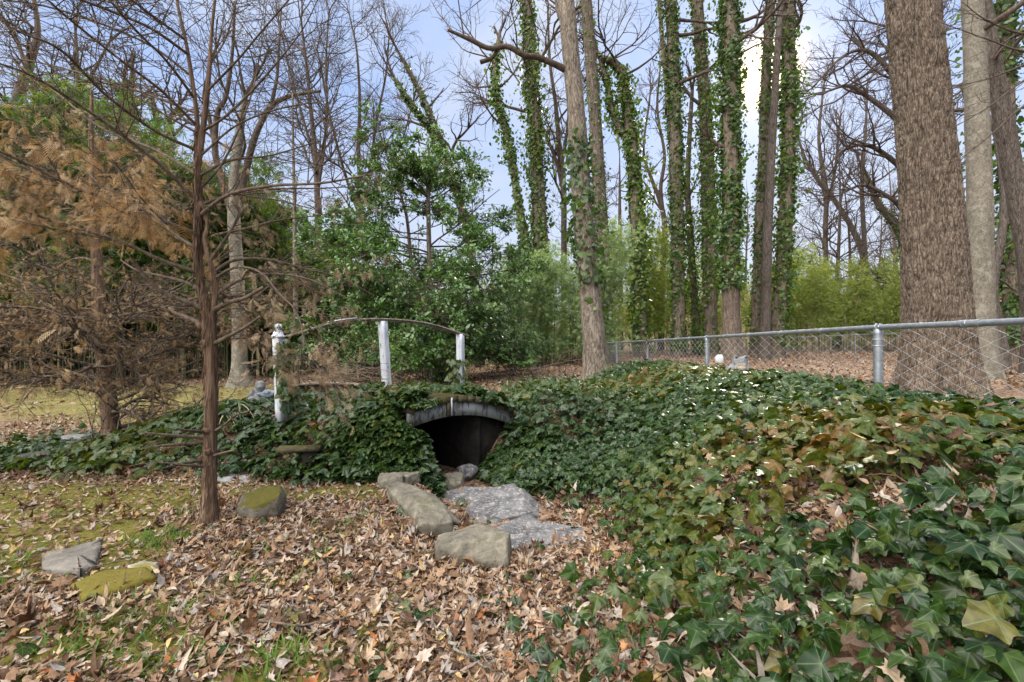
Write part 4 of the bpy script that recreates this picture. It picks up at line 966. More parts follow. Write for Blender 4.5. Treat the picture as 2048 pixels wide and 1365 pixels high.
# ---------------------------------------------------------------- bare trees by the lawn
def grey_extra(c, rg):
    for s in ([(468, 425, 16), (482, 378, 15), (495, 320, 13), (512, 262, 12), (540, 212, 10), (580, 190, 8), (640, 180, 5)], [(540, 212, 8), (552, 150, 6), (556, 80, 4), (560, 10, 3)], [(463, 430, 14), (440, 350, 13), (428, 300, 12), (432, 225, 10), (450, 190, 8), (462, 100, 6), (466, 0, 5)], [(430, 300, 9), (415, 230, 8), (405, 190, 6), (420, 120, 5), (440, 60, 3)]):
        a, r = px_path(s, 13.0); q = spline(np.column_stack([a, r]), 24); c.tube(q[:, :3], q[:, 3], 8, .5, False, .1)
        for k in range(6, 23, 1): grow(c, q[k, :3], nrmz(rg.normal(0, .6, 3) + [0, 0, .5]), rg.uniform(.8, 2.0), .014, 1, rg, dict(BARE, rmin=.005))
clad_tree('grey brown trunk with a broken top on the lawn before the bamboo', [[(481, 770, 36), (479, 720, 27), (477, 620, 25), (472, 520, 24), (466, 430, 23), (468, 350, 19), (476, 270, 16), (488, 192, 9)]], 13.0, (), 21, bk_mott, limbs=3, topup=0, flare=.55, extra=grey_extra, t0=.8, name='bare_tree')
clad_tree('thin straight pale sapling standing between the grey trunk and the footbridge', [[(594, 765, 13), (592, 680, 10), (590, 560, 9), (588, 430, 7), (585, 300, 5), (583, 180, 3)]], 11.5, (), 22, bk_pale, limbs=14, limbL=1.3, topup=0, flare=.1, name='sapling', t0=.4)
def multi(label, Yd, stems, seed, bark=bk_twig, ivy=(), limbs=12, L=2.6, rmin=.007, name='bare_tree', up=.9, n=None, tone=0, wander=None):
    root = thing(name, label, 'tree', base_of(stems[0], Yd)); rg = np.random.default_rng(seed); m, c, v = MB(), MB(), MB()
    cfg = dict(BARE, rmin=rmin, ang=34, trop=[.07, .06, .05, .03])
    if n: cfg['n'] = n
    for q, s in enumerate(stems):
        a, r = stem(m, s, Yd, 9, down=.3 if q == 0 else 0, flare=.2 if q == 0 else 0)
        side_limbs(c, a, r, limbs, rg, .25, .98, L, cfg, .5, up)
        for k in range(3): grow(c, a[-1], nrmz(nrmz(a[-1] - a[-3]) + rg.normal(0, .18, 3) * (k > 0)), L * rg.uniform(.6, .9), r[-1] * (1 - .2 * k), 1, rg, cfg)
        for (i, y0, y1, k) in ivy:
            if i == q: clad(v, a, r, k, .10, rg, P(0, y0, Yd)[2], P(0, y1, Yd)[2], .13, tone=tone)
    put(m, 'trunk', bark, root); put(c, 'crown', bk_twig, root); put(v, 'ivy', ivy_tree, root); return root
multi('upright bare tree with many rising twigs above the bamboo edge', 24, [[(640, 700, 14), (637, 500, 13), (634, 400, 12), (630, 320, 10), (622, 240, 8), (612, 140, 6), (600, 40, 4)], [(632, 340, 8), (620, 290, 6), (600, 220, 5), (575, 130, 4), (560, 60, 3)], [(634, 380, 8), (646, 300, 6), (652, 220, 5), (650, 120, 4), (655, 30, 3)]], 31, limbs=14, L=3.4)
multi('bare tree with a fan of fine stems behind the holly top', 26, [[(735, 700, 14), (732, 520, 12), (722, 420, 10), (716, 300, 8), (718, 200, 6), (712, 100, 4), (700, 40, 3)], [(724, 420, 8), (740, 330, 6), (752, 240, 5), (770, 150, 4), (776, 80, 3)], [(722, 440, 8), (690, 350, 6), (668, 270, 5), (650, 190, 4), (638, 120, 3)], [(726, 440, 7), (760, 380, 5), (800, 290, 4), (826, 200, 3)]], 32, limbs=12, L=3.2)
multi('two ivied trunks leaning together over the holly', 20, [[(960, 640, 18), (938, 480, 17), (915, 390, 16), (893, 320, 15), (868, 250, 13), (842, 190, 11), (815, 135, 8), (795, 100, 5)], [(890, 320, 11), (862, 262, 11), (835, 225, 10), (805, 180, 8), (788, 155, 5)]], 33, ivy=((0, 420, 110, 3600), (1, 420, 150, 1700)), limbs=5, L=2.2, name='leaning_tree', tone=-.1)
multi('bare branching tree between the wavy ivied trunk and the pale leaning one', 24, [[(1128, 640, 12), (1128, 480, 12), (1127, 360, 11), (1118, 280, 10), (1112, 210, 8), (1100, 120, 6), (1096, 20, 4)], [(1126, 380, 8), (1112, 320, 7), (1088, 260, 5), (1062, 200, 4), (1030, 150, 3)], [(1124, 330, 7), (1136, 250, 6), (1140, 160, 5), (1150, 60, 3)]], 34, limbs=9, L=3.0)
multi('bare crooked tree forking behind the bamboo beside the forked ivy trunk', 27, [[(1322, 660, 12), (1326, 520, 12), (1330, 450, 11), (1320, 400, 9), (1305, 360, 7), (1288, 300, 5), (1300, 200, 4)], [(1330, 450, 9), (1322, 380, 8), (1330, 310, 6), (1316, 220, 5), (1322, 130, 3)]], 35, limbs=8, L=2.6)
multi('tan needled pine behind the bamboo beside the thin ivy dotted trunk', 30, [[(1243, 660, 8), (1242, 540, 8), (1240, 440, 7), (1240, 360, 4), (1240, 310, 2)]], 36, limbs=14, L=2.4, up=.1)
multi('dark leafless tree spreading long drooping boughs on the slope behind the massive trunk', 26, [[(1850, 650, 24), (1848, 480, 22), (1846, 360, 20), (1846, 240, 16), (1850, 120, 12)], [(1848, 300, 13), (1800, 240, 11), (1745, 196, 9), (1700, 170, 7), (1660, 180, 4)], [(1848, 380, 12), (1800, 330, 10), (1740, 290, 8), (1690, 300, 5), (1650, 340, 3)], [(1846, 250, 12), (1790, 150, 10), (1740, 100, 8), (1690, 110, 5), (1640, 160, 3)], [(1848, 440, 10), (1790, 400, 8), (1730, 370, 6), (1680, 390, 3)], [(1848, 200, 10), (1830, 110, 8), (1800, 60, 6), (1740, 40, 3)]], 37, bark=bk_dark, limbs=15, L=3.4, up=.15)
multi('leaning bare trunk on the hillside with a straight twin', 34, [[(1733, 560, 13), (1726, 505, 12), (1700, 446, 10), (1660, 385, 8), (1620, 333, 6), (1600, 280, 4)], [(1732, 520, 9), (1728, 440, 8), (1726, 360, 7), (1734, 256, 5), (1738, 180, 3)]], 38, bark=bk_dark, limbs=9, L=3.6)
multi('ivied trunk leaning over the hillside next to the straight twin', 32, [[(1812, 560, 15), (1806, 480, 15), (1785, 440, 14), (1760, 410, 12), (1744, 370, 9), (1731, 340, 6)]], 39, ivy=((0, 520, 330, 2600),), limbs=6, L=2.5, name='leaning_tree')
multi('bare tree with a knotty crown on the hillside behind the fence post', 36, [[(1655, 560, 9), (1652, 470, 9), (1654, 380, 8), (1640, 280, 6), (1648, 190, 4)], [(1654, 420, 6), (1672, 340, 5), (1680, 260, 4)]], 40, limbs=10, L=3.6)
# trees whose tops rise out of the bamboo
multi('thick limbed bare tree forking above the bamboo at the edge', 20, [[(-10, 560, 22), (0, 340, 20), (22, 230, 17), (55, 120, 15), (70, 60, 10), (60, -20, 7)], [(16, 260, 12), (70, 215, 10), (120, 190, 8), (170, 160, 6), (215, 80, 4)], [(48, 140, 9), (64, 180, 8), (62, 260, 9), (64, 330, 10)], [(46, 130, 8), (25, 70, 6), (-10, 30, 5)]], 41, bark=bk_limb, limbs=9, L=2.4, name='bare_tree', up=.5)
multi('brown barked trunk rising from the bamboo between two ivied ones', 20, [[(158, 560, 14), (157, 300, 12), (154, 220, 11), (150, 130, 8), (146, 60, 5)]], 42, bark=bk_limb, limbs=10, L=1.7)
multi('forked ivied trunk rising from the bamboo behind the cypress branches', 22, [[(240, 560, 17), (242, 330, 16), (246, 260, 15), (256, 200, 12), (262, 150, 8)], [(246, 270, 11), (242, 210, 9), (244, 160, 6)]], 43, ivy=((0, 400, 150, 2600), (1, 400, 150, 1200)), limbs=6, L=1.6, tone=.35)
multi('two short ivied trunks rising close to the forked cypress top', 22, [[(310, 560, 12), (310, 320, 12), (312, 250, 10), (305, 200, 5)], [(336, 560, 13), (338, 300, 13), (338, 240, 11), (352, 215, 7)]], 44, ivy=((0, 400, 200, 1500), (1, 400, 210, 1800)), limbs=5, L=1.6, tone=.35)

# ---------------------------------------------------------------- the two cypresses
def spray_T():
    T, F, v = [], [], []
    n = 9
    for q in range(n):
        y = .08 + .9 * q / n; L = .22 * math.sin(PI * (.15 + .8 * q / n)) + .05
        for s in (-1, 1):
            b = len(T); T += [(0, y, 0), (0, y + .035, 0), (s * L, y + L * .75, -.12 * L), (s * L * .9, y + L * .6, -.12 * L)]; F.append([b, b + 1, b + 2, b + 3]); v += [0] * 4
    b = len(T); T += [(-.012, 0, 0), (.012, 0, 0), (.006, 1, 0), (-.006, 1, 0)]; F.append([b, b + 1, b + 2, b + 3]); v += [0] * 4
    T = np.array(T, float); T[:, 2] -= .25 * T[:, 1] ** 2
    return T, np.array(F), np.array(v, float)
SPRAY = spray_T()
tass = NT('x'); bpy.data.materials.remove(tass.m)
bronze = leaf_mat('bronze_needles', [(0, (.13, .083, .043)), (.35, (.30, .20, .108)), (.75, (.44, .32, .185)), (1, (.54, .44, .30))], None, .8, .3, (1.3, 1.0, .6), .1, mottle=0)
tan_need = leaf_mat('tan_needles', [(0, (.17, .115, .07)), (.5, (.33, .245, .16)), (1, (.46, .37, .26))], None, .8, .25, (1.2, 1.0, .7), .1, mottle=0)
TWIG = dict(levels=4, seg=[.2, .12, .08, .06], wander=[.10, .13, .15, .15], trop=[-.01, .012, .01, 0], rmin=.0016, tiplvl=2, n=[9, 5, 4], L=[1.2, .5, .25], t0=.15, ang=52, ratio=.42, flat=.55)
def sprays(mb, tips, n, size, rg, droop=.55, tone=0.0, low=0):
    pts = np.vstack([t[1:] for t in tips]); dr = np.vstack([np.diff(t, axis=0) for t in tips])
    w = np.exp(-low * pts[:, 2]); i = rg.choice(len(pts), n, p=w / w.sum()); d = nrmz(dr[i]) * .8 + rg.normal(0, .45, (n, 3)) + [0, 0, -droop]
    mb.leaves(*SPRAY, pts[i] + rg.normal(0, .012, (n, 3)), d, rg.normal(0, .5, (n, 3)) + [0, -.35, .8], size * rg.lognormal(0, .3, n), np.clip(rg.random(n) * .9 + tone, 0, 1), rg.normal(-.5, .5, n), rg.normal(-.25, .25, n))

def cypress_front():
    Yd = 3.03; rg = np.random.default_rng(77)
    thin = lambda s, f: [(q[0], q[1], q[2] * f) for q in s]
    s0 = [(421, 1056, 39), (420, 1000, 33), (421, 900, 30), (423, 800, 29), (421, 700, 28), (417, 640, 29), (411, 615, 26), (402, 575, 20), (394, 520, 19), (392, 470, 20), (395, 430, 20), (394, 380, 17), (393, 300, 15), (391, 230, 13), (380, 150, 12), (368, 80, 10), (352, 10, 9), (345, -40, 8)]
    s1 = [(420, 640, 22), (429, 600, 17), (430, 560, 15), (418, 520, 14), (408, 480, 14), (414, 450, 11), (404, 415, 10), (397, 390, 10)]
    s2 = [(394, 330, 11), (402, 270, 11), (410, 200, 10), (416, 130, 8), (420, 60, 6), (428, -20, 5)]
    root = thing('cypress', 'bare reddish barked cypress forking low, its trunk beside the mossy boulder', 'tree', base_of(s0, Yd))
    m = MB(); c = MB(); f = MB(); tips = []; tan = []
    s0 = [(q[0], q[1], q[2] * (.84 if q[1] > 600 else .66)) for q in s0]; s1 = thin(s1, .66); a, r = stem(m, s0, Yd, 18, 110, .10, flare=.25); stem(m, s1, Yd, 12, 40, .12, down=0); stem(m, s2, Yd, 10, 40, .1, down=0)
    # knobbly collars and stubs of pruned branches
    for x, y in ((421, 863), (418, 880), (424, 905), (417, 918), (420, 690), (415, 655)):
        p = P(x, y, Yd); th = rg.random() * 6; d = np.array([math.cos(th), -abs(math.sin(th)), .3]); m.tube([p - d * .02, p + d * .045, p + d * .07], [.032, .026, .004], 8, .5, False, .3)
    for aa, rr, k in ((a, r, 900),):
        i = rg.integers(0, len(aa) - 3, k); th = rg.random(k) * 6.283; o = np.stack([np.cos(th), np.sin(th), 0 * th], -1); ok = aa[i, 2] < 2.6
        m.leaves(*NARROW, (aa[i] + o * (rr[i] * .95)[:, None])[ok], (np.stack([rg.normal(0, .06, k), rg.normal(0, .06, k), np.where(rg.random(k) < .5, -1, 1)], -1) + o * .05)[ok], o[ok], rg.uniform(.05, .13, k)[ok], rg.random(k)[ok], -1.5, .12, .5)
    put(m, 'trunk', bk_cyp, root)
    def limb(s, dy, k=16, r0=None, sub=8, L=.45, tip=None, cfg=TWIG, upd=0.0):
        n = len(s); a = np.array([P(q[0], q[1], Yd + dy * (j / (n - 1)) ** 1.1) for j, q in enumerate(s)]); w = np.array([q[2] for q in s]) * Yd / FPX / 2 * .76
        q = spline(np.column_stack([a, w]), k); q[:, 3] = np.maximum(q[:, 3], .0018); c.tube(q[:, :3], q[:, 3], 8, .5, False, .12)
        for i in range(sub):
            j = int(rg.uniform(.22, .98) * (k - 1)); d = nrmz(q[min(j + 1, k - 1), :3] - q[max(j - 1, 0), :3]); dd = d * .6 + perp(d, rg) * .8; dd[2] = dd[2] * .6 + upd
            grow(c, q[j, :3], nrmz(dd), L * rg.uniform(.5, 1.3), max(q[j, 3] * .5, .003), 1, rg, cfg, tip)
        return q
    # pruned stubs low on the stem
    limb([(415, 622, 17), (378, 606, 13), (330, 588, 11), (295, 560, 10), (262, 518, 9)], -.25, sub=2, L=.2)
    limb([(425, 622, 15), (455, 606, 12), (490, 596, 10), (528, 574, 8)], -.15, sub=1, L=.15)
    limb([(410, 650, 13), (380, 638, 11), (350, 626, 9), (338, 616, 7)], .15, sub=1, L=.15)
    limb([(424, 690, 13), (455, 674, 11), (490, 655, 9), (522, 632, 6)], -.1, sub=1, L=.12)
    limb([(410, 588, 12), (370, 565, 9), (320, 552, 7), (272, 540, 5), (240, 520, 3)], .3, sub=5, L=.35)
    for y, L, up_ in ((865, -60, 6), (876, -130, 10), (885, -110, -8), (918, -90, -18), (933, -70, 4)):
        limb([(418, y, 10), (418 + L * .45, y - up_ * .4, 8), (418 + L, y - up_, 4)], -.25, sub=1, L=.15)
    limb([(424, 866, 9), (450, 850, 7), (470, 832, 6), (500, 822, 4)], -.1, sub=4, L=.14); limb([(424, 912, 8), (450, 905, 5), (470, 900, 3)], -.2, sub=1, L=.1)
    # long limbs, most of them reaching up and out over the viewer's side
    LM = [([(396, 470, 13), (340, 448, 11), (250, 408, 9), (150, 376, 8), (60, 330, 6), (-30, 290, 4)], -.7), ([(396, 545, 11), (330, 524, 9), (240, 484, 8), (140, 452, 6), (40, 420, 4)], -.4), ([(393, 400, 11), (320, 330, 9), (240, 268, 8), (150, 205, 6), (60, 150, 5), (-20, 120, 3)], -.9),
          ([(393, 350, 9), (310, 300, 7), (200, 255, 6), (110, 185, 5), (20, 120, 4)], .3), ([(392, 300, 9), (310, 262, 7), (210, 190, 6), (120, 100, 5), (30, 60, 3)], -1.0), ([(391, 250, 8), (320, 180, 7), (240, 120, 6), (140, 40, 5), (60, -30, 3)], -.9), ([(390, 225, 7), (300, 190, 6), (180, 150, 5), (60, 120, 4), (-30, 110, 3)], .2),
          ([(386, 195, 8), (330, 120, 6), (270, 60, 5), (200, -20, 4)], -.8), ([(380, 150, 7), (300, 90, 6), (200, 45, 5), (90, 10, 4), (0, -5, 3)], -.5), ([(372, 105, 8), (300, 55, 7), (220, 20, 6), (140, -10, 5)], -1.0), ([(365, 75, 7), (290, 20, 6), (240, -20, 5)], -.7), ([(402, 270, 6), (330, 230, 5), (230, 170, 4), (120, 150, 3), (20, 40, 2)], -.3),
          ([(400, 430, 11), (440, 398, 9), (478, 382, 9), (550, 370, 7), (640, 366, 6), (720, 352, 4), (790, 340, 2)], -.5), ([(400, 410, 8), (450, 392, 7), (540, 378, 5), (640, 376, 4), (720, 372, 2)], .2), ([(398, 350, 8), (460, 320, 6), (540, 310, 5), (640, 280, 3)], .3), ([(405, 260, 7), (450, 230, 6), (520, 160, 5), (600, 60, 3), (640, -20, 2)], -.4), ([(412, 180, 6), (470, 120, 5), (520, 60, 4), (580, -10, 3)], -.5),
          ([(400, 310, 6), (470, 250, 5), (560, 215, 4), (650, 200, 2)], .1), ([(415, 130, 5), (450, 70, 4), (470, -10, 3)], .2), ([(396, 380, 7), (440, 330, 6), (470, 270, 5), (500, 190, 4), (520, 90, 3), (530, 0, 2)], .3), ([(396, 500, 9), (350, 470, 7), (290, 420, 6), (230, 400, 4), (160, 330, 3)], .5)]
    for s, dy in LM: limb(s, dy, 22, sub=12, L=.5, tip=tips if s[-1][1] > 250 and s[-1][0] < 300 else None, upd=.12)
    # lower limbs on the lawn side, hung with tan tassels
    for s, dy in [([(425, 545, 10), (470, 520, 8), (540, 520, 7), (610, 538, 6), (680, 556, 4), (750, 592, 2)], .5), ([(430, 590, 9), (480, 560, 8), (540, 548, 6), (620, 560, 5), (700, 600, 3)], .2), ([(424, 560, 8), (470, 535, 7), (520, 545, 6), (560, 590, 5), (590, 620, 4), (604, 660, 3.5), (608, 700, 3)], -.3),
                  ([(604, 665, 4), (625, 715, 3.5), (660, 730, 3), (700, 728, 2)], -.3), ([(606, 690, 3), (590, 740, 2.4), (612, 760, 1.6)], -.3), ([(618, 712, 3), (640, 740, 2)], -.3), ([(430, 470, 8), (500, 455, 6), (560, 440, 5), (640, 430, 3), (700, 420, 2)], .4), ([(420, 520, 9), (455, 470, 7), (478, 430, 6), (500, 400, 4)], .1), ([(426, 600, 8), (470, 592, 6), (510, 600, 5), (560, 640, 3)], .6), ([(425, 580, 8), (500, 610, 5), (580, 600, 4), (660, 640, 2.5)], .8)]:
        limb(s, dy, 20, sub=11, L=.36, tip=tan, upd=-.05)
    put(c, 'crown', bk_limb, root)
    sprays(f, tips, 2600, .052, rg); put(f, 'foliage', bronze, root); f = MB(); sprays(f, tan, 750, .052, rg, 1.0); put(f, 'foliage', tan_need, root)
cypress_front()
def cypress_bronze():
    Yd = 5.2; rg = np.random.default_rng(78)
    s0 = [(229, 905, 34), (224, 860, 29), (216, 790, 28), (208, 720, 26), (201, 650, 24), (196, 580, 21), (191, 500, 18), (186, 420, 15), (182, 340, 12), (180, 260, 9), (180, 180, 5)]
    root = thing('cypress', 'cypress hung all over with bronze brown needles, its foot in the ivy', 'tree', base_of(s0, Yd)); m, c, f = MB(), MB(), MB(); tips = []
    a, r = stem(m, s0, Yd, 16, 80, .12, flare=.25)
    for q in range(10):
        i = rg.integers(6, 40); th = rg.random() * 6.28; d = np.array([math.cos(th), math.sin(th), .2]); m.tube([a[i], a[i] + d * (r[i] + .03), a[i] + d * (r[i] + .06)], [.028, .02, .004], 7, .5, False, .3)
    put(m, 'trunk', bk_cyp, root)
    cfg = dict(TWIG, n=[12, 5, 3], rmin=.002, L=[1.4, .5, .25])
    for q in range(66):
        t = .07 + .88 * rg.random() ** 1.25; i = int(t * (len(a) - 1)); th = rg.random() * 6.28
        L = (1.75 if t > .25 else 1.2) * (1.1 - .75 * max(t - .3, 0)) * rg.uniform(.7, 1.15)
        if t < .25 and rg.random() < .35: continue
        d = np.array([math.cos(th), math.sin(th), .16 + .35 * t + rg.normal(0, .12)]); grow(c, a[i], nrmz(d), L, max(r[i] * .26, .007), 0, rg, cfg, tips)
    for s in ([(205, 700, 12), (180, 660, 9), (130, 610, 8), (60, 570, 6), (-20, 540, 4)], [(205, 670, 12), (150, 650, 9), (80, 600, 7), (30, 540, 5)], [(212, 720, 8), (228, 690, 8), (240, 720, 8), (250, 790, 6)], [(215, 760, 5), (150, 745, 4), (70, 740, 3), (20, 770, 2)], [(222, 690, 5), (270, 740, 4), (300, 775, 3)]):
        a2, r2 = px_path(s, Yd - .2); q = spline(np.column_stack([a2, r2]), 20); c.tube(q[:, :3], q[:, 3], 7, .5, False, .15)
        for j in range(4, 19): grow(c, q[j, :3], nrmz(rg.normal(0, .6, 3)), rg.uniform(.2, .5), .005, 1, rg, cfg, tips)
    put(c, 'crown', bk_limb, root); sprays(f, tips, 9000, .048, rg, .6, 0.0, .55); put(f, 'foliage', bronze, root)
    print('bronze tips', len(tips))
cypress_bronze()

# ---------------------------------------------------------------- holly and shrubs
holly_leaf = leaf_mat('holly_leaf', [(0, (.040, .090, .026)), (.45, (.075, .145, .040)), (.8, (.12, .20, .05)), (1, (.18, .23, .06))], (.12, .18, .09), .30, .22, (1.5, 1.6, .5), .5, 10, .3, .15)
def holly():
    Yd = 12.0; rg = np.random.default_rng(91)
    s0 = [(866, 762, 15), (864, 700, 13), (860, 600, 12), (858, 500, 10), (856, 400, 8), (858, 330, 5), (856, 290, 3)]; s1 = [(858, 765, 11), (846, 700, 10), (838, 600, 9), (822, 520, 8), (812, 430, 6), (790, 360, 4), (770, 300, 3)]
    root = thing('holly_tree', 'glossy dark evergreen holly with two slim stems behind the white posts', 'tree', base_of(s0, Yd)); m, c, f = MB(), MB(), MB(); tips = []
    a, r = stem(m, s0, Yd, 12, 50, flare=.2); a1, r1 = stem(m, s1, Yd, 10, 50, down=.3); put(m, 'trunk', bk_pale, root)
    cfg = dict(levels=4, seg=[.35, .25, .18, .14], wander=[.10, .14, .16, .16], trop=[.0, .015, .01, 0], rmin=.004, tiplvl=2, n=[9, 6, 4], L=[2.4, 1.1, .5], t0=.25, ang=50, ratio=.45, flat=.6)
    env = lambda z: np.interp(z, [0.6, 1.2, 2.0, 2.8, 3.6, 4.4, 5.2, 6.0, 6.6], [1.9, 2.7, 3.0, 2.85, 2.5, 2.15, 1.65, 1.1, .55])
    for q in range(78):
        aa, rr = (a, r) if q % 2 else (a1, r1); z = rg.uniform(1.1, 6.2); i = int(np.argmin(np.abs(aa[:, 2] - z))); th = rg.random() * 6.28
        L = env(z) * rg.uniform(.65, 1.08); up_ = -.22 if z < 1.9 else .12 if z < 4 else .45
        grow(c, aa[i], nrmz(np.array([math.cos(th), math.sin(th), up_ + rg.normal(0, .15)])), L, max(rr[i] * .4, .012), 0, rg, cfg, tips)
    for x, y, L in ((1040, 690, 1), (1052, 715, 1), (1020, 640, 1), (640, 680, 1), (655, 560, 1), (680, 470, 1), (1010, 450, 1), (1020, 540, 1), (720, 640, 1), (780, 655, 1), (930, 650, 1), (985, 660, 1), (745, 320, 1), (735, 270, 1), (925, 350, 1), (960, 340, 1)):   # boughs that shape the outline
        e = P(x, y, Yd + rg.normal(-.6, .6)); z = e[2] + .3; i = int(np.argmin(np.abs(a[:, 2] - max(z, 1.3)))); p = a[i]; d = e - p; L = np.linalg.norm(d)
        grow(c, p, d / L + [0, 0, .1], L, .02, 0, rg, cfg, tips)
    put(c, 'crown', bk_twig, root)
    pts = np.vstack([t[1:] for t in tips]); dr = np.vstack([np.diff(t, axis=0) for t in tips]); k = pts[:, 2] > .75; pts, dr = pts[k], dr[k]
    n = 92000; i = rg.integers(0, len(pts), n)
    cl = fbm(pts[i, 0] * 1.5, pts[i, 1] * 1.5, pts[i, 2] * 1.7, 3, 93); keep = rg.random(n) < S(.36, .54, cl) * .9 + .1; i = i[keep]; n = len(i)
    f.leaves(*HOLLY, pts[i] + rg.normal(0, .045, (n, 3)), nrmz(dr[i]) + rg.normal(0, .6, (n, 3)), rg.normal(0, .45, (n, 3)) + [0, -.2, .85], .085 * rg.lognormal(0, .22, n), np.clip(rg.random(n) * .8 + (cl[keep] - .5) * .5, 0, 1), 1.0 * rg.normal(0, .5, n), rg.normal(-.2, .3, n), rg.uniform(.9, 1.25, n))
    put(f, 'foliage', holly_leaf, root); print('holly leaves', n, 'tips', len(tips))
holly()
def shrub(name, label, cat, c, size, n, leaf, mat, seed, T=HOLLY, twig=bk_twig, stems=14):
    rg = np.random.default_rng(seed); c = np.array([c[0], c[1], float(H(c[0], c[1]))]); root = thing(name, label, cat, c); m, f = MB(), MB(); tips = []
    cfg = dict(BARE, levels=3, seg=[.25, .2, .15], rmin=.003, n=[7, 5], L=[1.2, .6], tiplvl=1, ratio=.5)
    for q in range(stems):
        th = rg.random() * 6.28; d = np.array([math.cos(th) * size[0], math.sin(th) * size[1], size[2] * rg.uniform(.5, 1.3)]); L = np.linalg.norm(d) * rg.uniform(.6, 1.0); grow(m, c + rg.normal(0, .08, 3) * [1, 1, 0], nrmz(d), L, .014, 0, rg, cfg, tips)
    put(m, 'stem', twig, root); pts = np.vstack([t[1:] for t in tips]); i = rg.integers(0, len(pts), n)
    f.leaves(*T, pts[i] + rg.normal(0, .07, (n, 3)), rg.normal(0, .7, (n, 3)) + [0, -.1, -.1], rg.normal(0, .5, (n, 3)) + [0, -.3, .8], leaf * rg.lognormal(0, .25, n), rg.random(n) * .9, rg.normal(0, .4, n), -.2)
    put(f, 'foliage', mat, root)
shrub('evergreen_shrub', 'dark evergreen shrub seen under the bowed handrail', 'shrub', (-4.6, 14.6), (1.3, .8, 1.2), 5200, .085, holly_leaf, 101)
shrub('evergreen_shrub', 'low evergreen shrub behind the middle white post', 'shrub', (-2.9, 14.8), (1.2, .8, 1.0), 4200, .085, holly_leaf, 102)
shrub('evergreen_shrub', 'bushy evergreen shrub at the foot of the bright green ivied trunk', 'shrub', (.0, 14.8), (1.0, .8, 1.0), 3600, .085, holly_leaf, 103)
shrub('evergreen_shrub', 'small leafy sprig growing at the foot of the holly stems', 'shrub', (-1.95, 11.6), (.3, .25, .35), 420, .07, holly_leaf, 104, stems=6)

# ---------------------------------------------------------------- bamboo
BFAN_T, BFAN_F = [], []
for k_, (ang, L, dz) in enumerate([(-.95, .8, -.1), (-.45, 1.0, .05), (0, 1.1, -.05), (.5, .95, .08), (1.0, .8, -.1)]):
    b_ = len(BFAN_T); ca, sa = math.cos(ang), math.sin(ang); w = .065
    for (y, ww) in ((0.02, .02), (.4, w), (1.0, .004)):
        for s_ in (-1, 1): BFAN_T.append((sa * y * L + ca * ww * s_, ca * y * L - sa * ww * s_, dz * y - .35 * y * y))
    BFAN_F += [[b_, b_ + 1, b_ + 3, b_ + 2], [b_ + 2, b_ + 3, b_ + 5, b_ + 4]]
BFAN = (np.array(BFAN_T, float), np.array(BFAN_F), np.zeros(len(BFAN_T)))
bam_dark = leaf_mat('bamboo_leaf', [(0, (.034, .074, .014)), (.45, (.062, .115, .022)), (.8, (.105, .15, .03)), (1, (.20, .19, .06))], None, .5, .45, (1.6, 1.6, .5), .35, mottle=0)
bam_light = leaf_mat('young_bamboo_leaf', [(0, (.13, .18, .045)), (.5, (.21, .26, .07)), (.85, (.29, .31, .10)), (1, (.38, .34, .16))], None, .5, .5, (1.5, 1.5, .6), .3, mottle=0)
bam_grey = leaf_mat('greyish_bamboo_leaf', [(0, (.11, .17, .075)), (.5, (.18, .25, .11)), (1, (.28, .34, .16))], None, .5, .4, (1.3, 1.4, .7), .3, mottle=0)
culm_m = NT('bamboo_culm'); cz = culm_m.n('ShaderNodeSeparateXYZ', {0: culm_m.n('ShaderNodeTexCoord').outputs['Object']}).outputs[2]
ring = culm_m.ramp(culm_m.math('FRACT', culm_m.math('MULTIPLY', cz, 3.6)), [(0, 1), (.06, 0), (.94, 0), (1, 1)])
oi = culm_m.n('ShaderNodeObjectInfo').outputs['Random']
cc = culm_m.ramp(oi, [(0, (.016, .026, .009)), (.5, (.035, .048, .015)), (.8, (.065, .072, .024)), (1, (.11, .095, .045))])
culm_m = culm_m.done(culm_m.bsdf(culm_m.mix(ring, cc, (.09, .09, .06)), .45))
def bamboo_proto(name, label, group, hgt, r, nfan, fan, leaf, seed, lo=.35, arch=1.3, spread=.6, bl=(.4, 1.0)):
    rg = np.random.default_rng(seed); root = thing(name, label, 'bamboo', (0, 0, 0), group); m, f = MB(), MB()
    z = np.linspace(0, 1, 16); th = rg.random() * 6.28; bend = arch * np.maximum(z - .45, 0) ** 1.8 * 2.2
    a = np.column_stack([np.cos(th) * bend + .05 * np.sin(z * 3), np.sin(th) * bend, z * hgt - .5 * bend * (z ** 2)]); m.tube(a, r * (1.02 - z ** 1.4) + .002, 7)
    pts = []
    for k in range(int(24 * hgt / 6)):
        t = rg.uniform(lo, .99); i = t * 15; j = min(int(i), 14); p = a[j] + (a[j + 1] - a[j]) * (i - j); q = rg.random() * 6.28
        L = rg.uniform(*bl) * (1.15 - .6 * t); d = np.array([math.cos(q), math.sin(q), .75]); s = np.linspace(0, 1, 6)[:, None]
        br = p + d * s * L + np.array([0, 0, -.75]) * L * s ** 2.2; m.tube(br, np.linspace(.005, .002, 6), 3); pts.append(br[1:])
    pts.append(a[11:]); pts = np.vstack(pts); i = rg.integers(0, len(pts), nfan)
    f.leaves(*BFAN, pts[i] + rg.normal(0, .13 * spread, (nfan, 3)), rg.normal(0, .6, (nfan, 3)) + [0, 0, -.55], rg.normal(0, .6, (nfan, 3)) + [0, 0, .6], fan * rg.lognormal(0, .25, nfan), np.clip(rg.random(nfan) * .85 + .2 * (pts[i, 2] / hgt - .5), 0, 1), 0, 0, 1.0)
    m.build('culm', culm_m, root); f.build('foliage', leaf, root); return root
